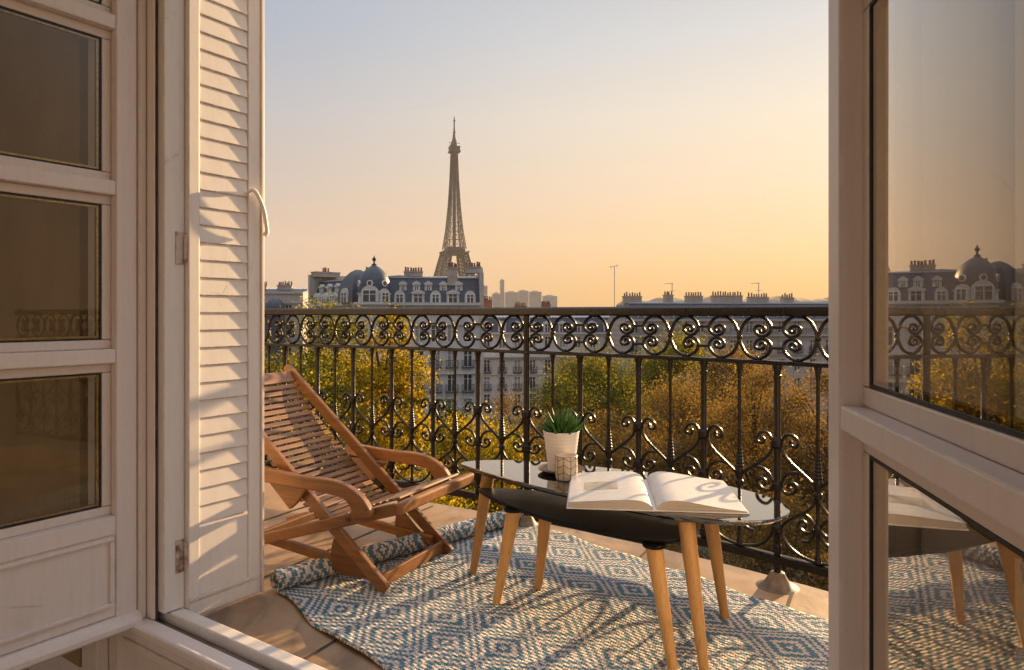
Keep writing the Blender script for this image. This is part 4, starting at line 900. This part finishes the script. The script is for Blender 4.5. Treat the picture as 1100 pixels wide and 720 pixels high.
# --- the street goes on to the right
B5 = Bldg('corner_apartment_building', 'apartment building continuing the street behind the right casement', (Wx(671, Y3) + 42.5, Y3 + 2.5, GZ), R(-22), M['fac2'])
wing(B5, Matrix.Identity(4), 36, [(H(-2.05), 1.9), (H(-5.2), 2.0), (H(-8.3), 2.0), (H(-11.4), 2.0)], [1.7 + 2.7 * i for i in range(13)], H(.0), H(2.4), .35, 1.9, 11, 1.05, (1,), (1.2, 1.2), corn=((H(.0), .45, .3), (H(-2.3), .45, .3), (H(-5.5), .2, .2)), name='street_wall')
for i in range(4): B5.chimney(TM(4 + 9 * i, 4.2, H(1.6)), 2.6 - .3 * i, .9, 1.5, 6)
# --- plain building at far left
Y4 = 112.0; B4 = Bldg('plain_apartment_building', 'plain pale building beside the shutter edge, left of the domed one', (Wx(240, Y4), Y4, GZ), R(2), M['fac2'])
L4 = 12.9; e4 = H(4.6); r4 = H(5.5); cols = [1.8 + 2.9 * i for i in range(4)]
wing(B4, Matrix.Identity(4), L4, [(H(.6), 1.9), (H(-2.6), 2.0), (H(-5.8), 2.0), (H(-9), 2.0)], cols, e4, r4, .4, 3.0, 11, 1.1, (), (0, 0), corn=((e4, .25, .3), (H(2.9), .2, .2)), name='street_wall')
B4.chimney(TM(9.0, 3.4, r4 - .5), 2.4, .8, .7, 7); B4.chimney(TM(11.5, 2.4, H(2.2)), 2.6, .8, 1.1, 9); B4.chimney(TM(5.0, 3.4, r4 - .5), 2.0, .8, .6, 6)
m = MB(); m.lathe([(1.5, 0), (1.5, .5), (1.3, 1.1), (.9, 1.6), (.4, 1.95), (.05, 2.05)], 20, (Wx(291, Y4 - 3) - Wx(240, Y4), -1.5, H(1.6))); m.lathe([(1.55, -18.6), (1.55, 0)], 20, (Wx(291, Y4 - 3) - Wx(240, Y4), -1.5, H(1.6))); m.build('bay_dome', M['slate'], B4.t, smooth=40)
# rooftop antennas
def antenna(label, px, Y, ytop, zb_, kind):
    x = Wx(px, Y); zt = Wz(ytop, Y); a = thing('roof_antenna', label, 'antenna', (x, Y, zb_), 0, 'antennas above the rooftops'); m = MB(); m.tube([(0, 0, 0), (0, 0, zt - zb_)], .06, 6); m.build('mast', M['steel'], a); m = MB()
    h = zt - zb_
    if kind == 0: m.bar((-.9, 0, h - .15), (.6, 0, h + .1), .07, .07); m.bar((-.6, 0, h - .5), (-.6, 0, h), .06, .06); m.bar((.5, 0, h - .3), (.5, 0, h + .3), .06, .06)
    else:
        m.bar((-1.3, 0, h - .1), (.2, 0, h), .06, .06)
        for k in range(5): m.bar((-1.2 + .3 * k, -.3, h - .1), (-1.2 + .3 * k, .3, h - .05), .05, .05)
        m.bar((-.5, 0, h - 1.3), (.5, 0, h - 1.2), .06, .06)
    m.build('aerial', M['steel'], a)
antenna('tall thin roof antenna rising left of the long chimney-lined building', 660, 121, 286, .3, 0)
antenna('short antenna on the second chimney from the left of the long building', 722, 112, 304.5, Wz(316, 112), 1)
antenna('right-hand short antenna above a wide chimney of the long building', 815, 112, 304, Wz(320, 112), 1)

# ------------------------------------------------------------------ iron lattice tower
YT = 1085.0; tw = thing('lattice_tower', 'tall tapering iron lattice tower rising behind the domed building', 'tower', (Wx(488, YT), YT, GZ), R(20))
def half_w(z):   # half width of the outer face
    return float(np.interp(z, [0, 57, 63, 115, 120, 150, 190, 230, 270, 276], [62, 32, 30, 17.6, 15.6, 11.4, 8.0, 5.9, 4.6, 4.5]))
def half_in(z): return float(np.interp(z, [0, 57, 115, 116], [37, 19, 8.5, 0]))
def lattice(mm, z0, z1, n, xs, w, th_):
    zs = np.linspace(z0, z1, n + 1)
    for i in range(n):
        a, b_ = zs[i], zs[i + 1]
        (xa0, xa1), (xb0, xb1) = xs(a), xs(b_)
        for fn in (lambda x, q, z: (x, q, z), lambda x, q, z: (q, x, z)):
            for sg in (1, -1):
                for qa, qb in ((1, 1),):
                    ya, yb = sg * half_w(a), sg * half_w(b_)
                    mm.bar(fn(xa0, ya, a), fn(xb0, yb, b_), w, w); mm.bar(fn(xa1, ya, a), fn(xb1, yb, b_), w, w)
                    mm.bar(fn(xa0, ya, a), fn(xb1, yb, b_), th_, th_); mm.bar(fn(xa1, ya, a), fn(xb0, yb, b_), th_, th_); mm.bar(fn(xb0, yb, b_), fn(xb1, yb, b_), th_, th_)
for sx in (1, -1):
    for sy in (1, -1):
        m = MB()
        zs = list(np.linspace(0, 57, 8)) + list(np.linspace(63, 113, 10))
        for a, b_ in zip(zs, zs[1:]):
            def cor(z): i_, o_ = half_in(z), half_w(z); return [Vector((sx * x, sy * y, z)) for x, y in ((i_, i_), (o_, i_), (o_, o_), (i_, o_))]
            ca, cb = cor(a), cor(b_)
            for k in range(4):
                q = (k + 1) % 4; m.bar(ca[k], cb[k], 1.7, 1.7); m.bar(ca[k], cb[q], 1.1, 1.1); m.bar(ca[q], cb[k], 1.1, 1.1); m.bar(cb[k], cb[q], 1.0, 1.0)
        m.build('leg', M['towiron'], tw)
m = MB(); lattice(m, 120, 272, 22, lambda z: (-half_w(z), -half_w(z) * .30), .95, .5); lattice(m, 120, 272, 22, lambda z: (half_w(z) * .30, half_w(z)), .95, .5); lattice(m, 120, 272, 11, lambda z: (-half_w(z) * .30, half_w(z) * .30), .5, .45)
for z in np.linspace(122, 270, 12):
    h_ = half_w(z) * .8; m.bar((-h_, -h_, z), (h_, h_, z), .8, .6); m.bar((-h_, h_, z), (h_, -h_, z), .8, .6)
m.box(-2.0, 2.0, -2.0, 2.0, 120, 270); m.build('shaft', M['towiron'], tw)
def deck(z, hw, h):
    m = MB(); m.box(-hw, hw, -hw, hw, z - h * .5, z); m.box(-hw - 1.2, hw + 1.2, -hw - 1.2, hw + 1.2, z, z + .8)
    for sg in (1, -1):
        m.box(-hw - 1, hw + 1, sg * (hw + .9) - .15, sg * (hw + .9) + .15, z + 2.0, z + 2.5); m.box(sg * (hw + .9) - .15, sg * (hw + .9) + .15, -hw - 1, hw + 1, z + 2.0, z + 2.5)
    k = int(hw / 2)
    for i in range(-k, k + 1):
        for sg in (1, -1): m.box(i * hw / k - .2, i * hw / k + .2, sg * (hw + .9) - .2, sg * (hw + .9) + .2, z, z + 2.2); m.box(sg * (hw + .9) - .2, sg * (hw + .9) + .2, i * hw / k - .2, i * hw / k + .2, z, z + 2.2)
    m.build('platform', M['towiron'], tw)
deck(58, 36, 5); deck(114, 18.6, 6); 
m = MB(); m.box(-14, 14, -14, 14, 115, 120); m.box(-12, 12, -12, 12, 120, 123); m.build('pavilion', M['towiron'], tw)
m = MB(); m.box(-5, 5, -5, 5, 268, 273); m.box(-8.2, 8.2, -8.2, 8.2, 273, 276); m.box(-7.4, 7.4, -7.4, 7.4, 276, 281.5); m.box(-8.0, 8.0, -8.0, 8.0, 281.5, 282.6)
m.build('top_platform', M['towiron'], tw)
m = MB(); m.lathe([(6.4, 282), (6.0, 286), (4.4, 291), (3.0, 295), (2.4, 300), (2.2, 303)], 12); m.build('top_cupola', M['towiron'], tw)
m = MB(); m.tube([(0, 0, 300), (0, 0, 312), (0, 0, 330)], [2.0, 1.3, .8], 8); m.box(-2.2, 2.2, -2.2, 2.2, 305, 306); m.box(-1.6, 1.6, -1.6, 1.6, 323, 324.5)
for z in (284, 288): m.box(-9.0, 9.0, -.4, .4, z, z + .7)
m.build('mast', M['towiron'], tw)

# ------------------------------------------------------------------ far towers on the skyline
def far_tower(label, px0, px1, ytop, Y, cap=0):
    w_ = Wx(px1, Y) - Wx(px0, Y); h_ = Wz(ytop, Y) - GZ; t = thing('tower_block', label, 'tower block', (Wx((px0 + px1) / 2, Y), Y, GZ), R(12), 'tower blocks on the hazy skyline')
    m = MB(); m.box(-w_ / 2, w_ / 2, -9, 9, 0, h_)
    z = 3
    m.build('block', M['far'], t); m = MB()
    while z < h_ - 2: m.box(-w_ / 2 - .15, w_ / 2 + .15, -9.15, 9.15, z, z + 1.3); z += 3.1
    m.build('window_bands', M['winglass'], t)
    m = MB(); m.box(-w_ * .25, w_ * .2, -4, 4, h_, h_ + 3.2); m.build('roof_plant', M['far'], t)
far_tower('slim lone tower block, tallest on the skyline right of the lattice tower', 537.5, 541, 301, 1900)
far_tower('low wide tower block just left of the slim lone tower', 529, 537, 315.5, 1750)
far_tower('broad tower block immediately right of the slim lone tower', 542.5, 556, 314, 2000)
far_tower('tower block third from the right of the skyline group', 557, 567, 312.5, 2050)
far_tower('tower block second from the right of the skyline group', 568.5, 581, 313.5, 1950)
far_tower('rightmost tower block of the skyline group, lower than its neighbours', 583, 598, 318, 2100)
far_tower('small pale tower block just right of the domed building', 513, 523, 307, 1650)

# ------------------------------------------------------------------ trees
def tree(name, label, x, y, ztop, R_, Hc, nleaf, lsz, mat, seed, group='trees below the balcony', narrow=1.0, ncl=70):
    rg = np.random.default_rng(seed); t = thing(name, label, 'tree', (x, y, GZ), 0, group); zt = ztop - GZ; zc_ = zt - Hc / 2
    trunk = MB(); th_ = zc_ - Hc * .25
    trunk.tube(crom([(0, 0, -.1), (.1, .05, th_ * .35), (-.1, .1, th_ * .75), (.05, 0, th_ + 1), (0, 0, zc_ + Hc * .22)], 5), list(np.linspace(.30, .05, 21)), 9)
    cl_ = []
    while len(cl_) < ncl:
        p = rg.uniform(-1, 1, 3); r_ = np.linalg.norm(p)
        if r_ > 1 or (r_ < .45 and rg.random() < .6): continue
        s_ = 1.0 - .35 * max(0, p[2]) ; cl_.append(np.array([p[0] * R_ * s_ * narrow, p[1] * R_ * s_, zc_ + p[2] * Hc / 2]))
    cl_ = np.array(cl_)
    for c in cl_[::2]:
        z0 = min(max(th_ * .7, c[2] - 2.5 - abs(c[0]) * .4), zc_ + Hc * .15)
        mid = np.array([c[0] * .45, c[1] * .45, (z0 + c[2]) / 2 + .2]); trunk.tube(crom([(0, 0, z0), tuple(mid), tuple(c)], 4), list(np.linspace(.09, .018, 9)), 5)
    trunk.build('trunk', M['bark'], t, smooth=60)
    # leaves: small folded blades gathered in uneven clumps
    wts = rg.uniform(.3, 1.6, ncl); idx = rg.choice(ncl, nleaf, p=wts / wts.sum()); sg = rg.uniform(.40, .95, ncl)[idx][:, None] * R_ * .235
    cen = cl_[idx] + rg.normal(0, 1, (nleaf, 3)) * sg * np.array([1, 1, .8])
    d = rg.normal(0, 1, (nleaf, 3)); d /= np.linalg.norm(d, axis=1)[:, None]; d[:, 2] -= .35; d /= np.linalg.norm(d, axis=1)[:, None]
    q = rg.normal(0, 1, (nleaf, 3)); n_ = np.cross(d, q); n_ /= np.linalg.norm(n_, axis=1)[:, None]
    ls = lsz * rg.uniform(.6, 1.3, (nleaf, 1)); V = np.empty((nleaf, 4, 3)); V[:, 0] = cen - d * ls * .5; V[:, 1] = cen + n_ * ls * .36; V[:, 2] = cen + d * ls * .55; V[:, 3] = cen - n_ * ls * .36 
    rawmesh('crown', V.reshape(-1, 3), np.arange(nleaf * 4).reshape(-1, 4), mat, t)
    return t
def TP(px, Y): return Wx(px, Y), Y
x, y = TP(285, 21); tree('olive_gold_tree', 'olive and gold tree behind the chair, next to the shutter edge', x, y, .9, 2.6, 9.5, 42000, .10, M['leaf_olive'], 1)
x, y = TP(350, 25); tree('yellow_tree', 'olive yellow tree whose top just clears the handrail', x, y, 1.35, 2.3, 9.5, 42000, .10, M['leaf_olive'], 2)
x, y = TP(412, 24); tree('yellow_tree', 'bright golden tree in front of the domed building', x, y, 1.0, 1.75, 8.5, 38000, .10, M['leaf_gold'], 3)
x, y = TP(510, 33); tree('yellow_tree', 'low bright yellow tree seen under the stone windows', x, y, -4.0, 3.2, 6.5, 34000, .12, M['leaf_gold'], 4)
x, y = TP(484, 52); tree('green_tree', 'small dark green tree at the foot of the domed building', x, y, -5.6, 1.9, 6, 16000, .13, M['leaf_dark'], 5)
x, y = TP(556, 44); tree('bare_tree', 'thin brownish tree before the grey building', x, y, -4.2, 2.9, 7.5, 15000, .10, M['leaf_brown'], 6)
x, y = TP(640, 62); tree('green_tree', 'wide pale green tree behind the plant pot', x, y, -2.6, 4.9, 10, 42000, .17, M['leaf_green'], 7)
x, y = TP(606, 56); tree('green_tree', 'pale green tree touching the left of the wide green one', x, y, -4.2, 3.6, 9, 26000, .16, M['leaf_green'], 8)
x, y = TP(716, 74); tree('green_tree', 'yellowing green tree in front of the long building', x, y, -1.6, 5.5, 11, 36000, .20, M['leaf_green'], 9)
x, y = TP(655, 40); tree('rusty_tree', 'rusty brown tree behind the middle of the table', x, y, -5.0, 4.2, 9, 42000, .13, M['leaf_brown'], 10)
x, y = TP(735, 44); tree('rusty_tree', 'rusty tree behind the open book', x, y, -3.4, 4.4, 10, 44000, .13, M['leaf_brown'], 11)
x, y = TP(810, 38); tree('rusty_tree', 'orange-brown tree behind the right end of the table', x, y, -2.2, 3.9, 10, 44000, .12, M['leaf_brown'], 12)
x, y = TP(890, 36); tree('rusty_tree', 'orange-brown tree at the right casement edge', x, y, -2.0, 3.9, 10, 42000, .12, M['leaf_brown'], 13)
x, y = TP(580, 36); tree('rusty_tree', 'low rusty tree beneath the plant pot', x, y, -6.5, 3.4, 7, 32000, .13, M['leaf_brown'], 14)
x, y = TP(690, 30); tree('rusty_tree', 'near rusty tree low behind the table legs', x, y, -7.0, 3.6, 7, 36000, .12, M['leaf_brown'], 15)
x, y = TP(840, 27); tree('rusty_tree', 'near rusty tree low behind the railing foot', x, y, -6.2, 3.4, 7, 36000, .12, M['leaf_brown'], 16)
x, y = TP(450, 27); tree('yellow_tree', 'lower golden tree behind the chair armrest', x, y, -5.5, 3.2, 7, 32000, .12, M['leaf_gold'], 17)
x, y = TP(790, 66); tree('rusty_tree', 'brown tree before the long building facade', x, y, -2.0, 4.6, 10, 30000, .17, M['leaf_brown'], 18)

for (px, Y, zt, sd) in ((985, 45, -2.4, 21), (1075, 60, -2.0, 22), (1180, 52, -2.6, 23)):
    x, y = TP(px, Y); tree('rusty_tree', ['rusty tree hidden behind the right casement frame', 'rusty tree behind the right casement glass, farther off', 'rusty tree out beyond the right casement'][sd - 21], x, y, zt, 4.8, 10, 26000, .16, M['leaf_brown'], sd)
# ------------------------------------------------------------------ haze
hm = bpy.data.materials.new('haze_air'); hm.use_nodes = True; ht = hm.node_tree; ht.nodes.clear(); ho = ht.nodes.new('ShaderNodeOutputMaterial'); pvn = ht.nodes.new('ShaderNodeVolumePrincipled')
pvn.inputs['Color'].default_value = (.85, .80, .74, 1); pvn.inputs['Density'].default_value = .00009; pvn.inputs['Anisotropy'].default_value = .08
ht.links.new(pvn.outputs[0], ho.inputs['Volume'])
hb = MB().box(-1500, 1500, -200, 2950, GZ - 1.2, 318).build('haze', hm); tag(hb, 'warm evening haze over the city', 'haze', kind='stuff')
hb.data.materials[0].volume_intersection_method = 'FAST' if hasattr(hb.data.materials[0], 'volume_intersection_method') else None
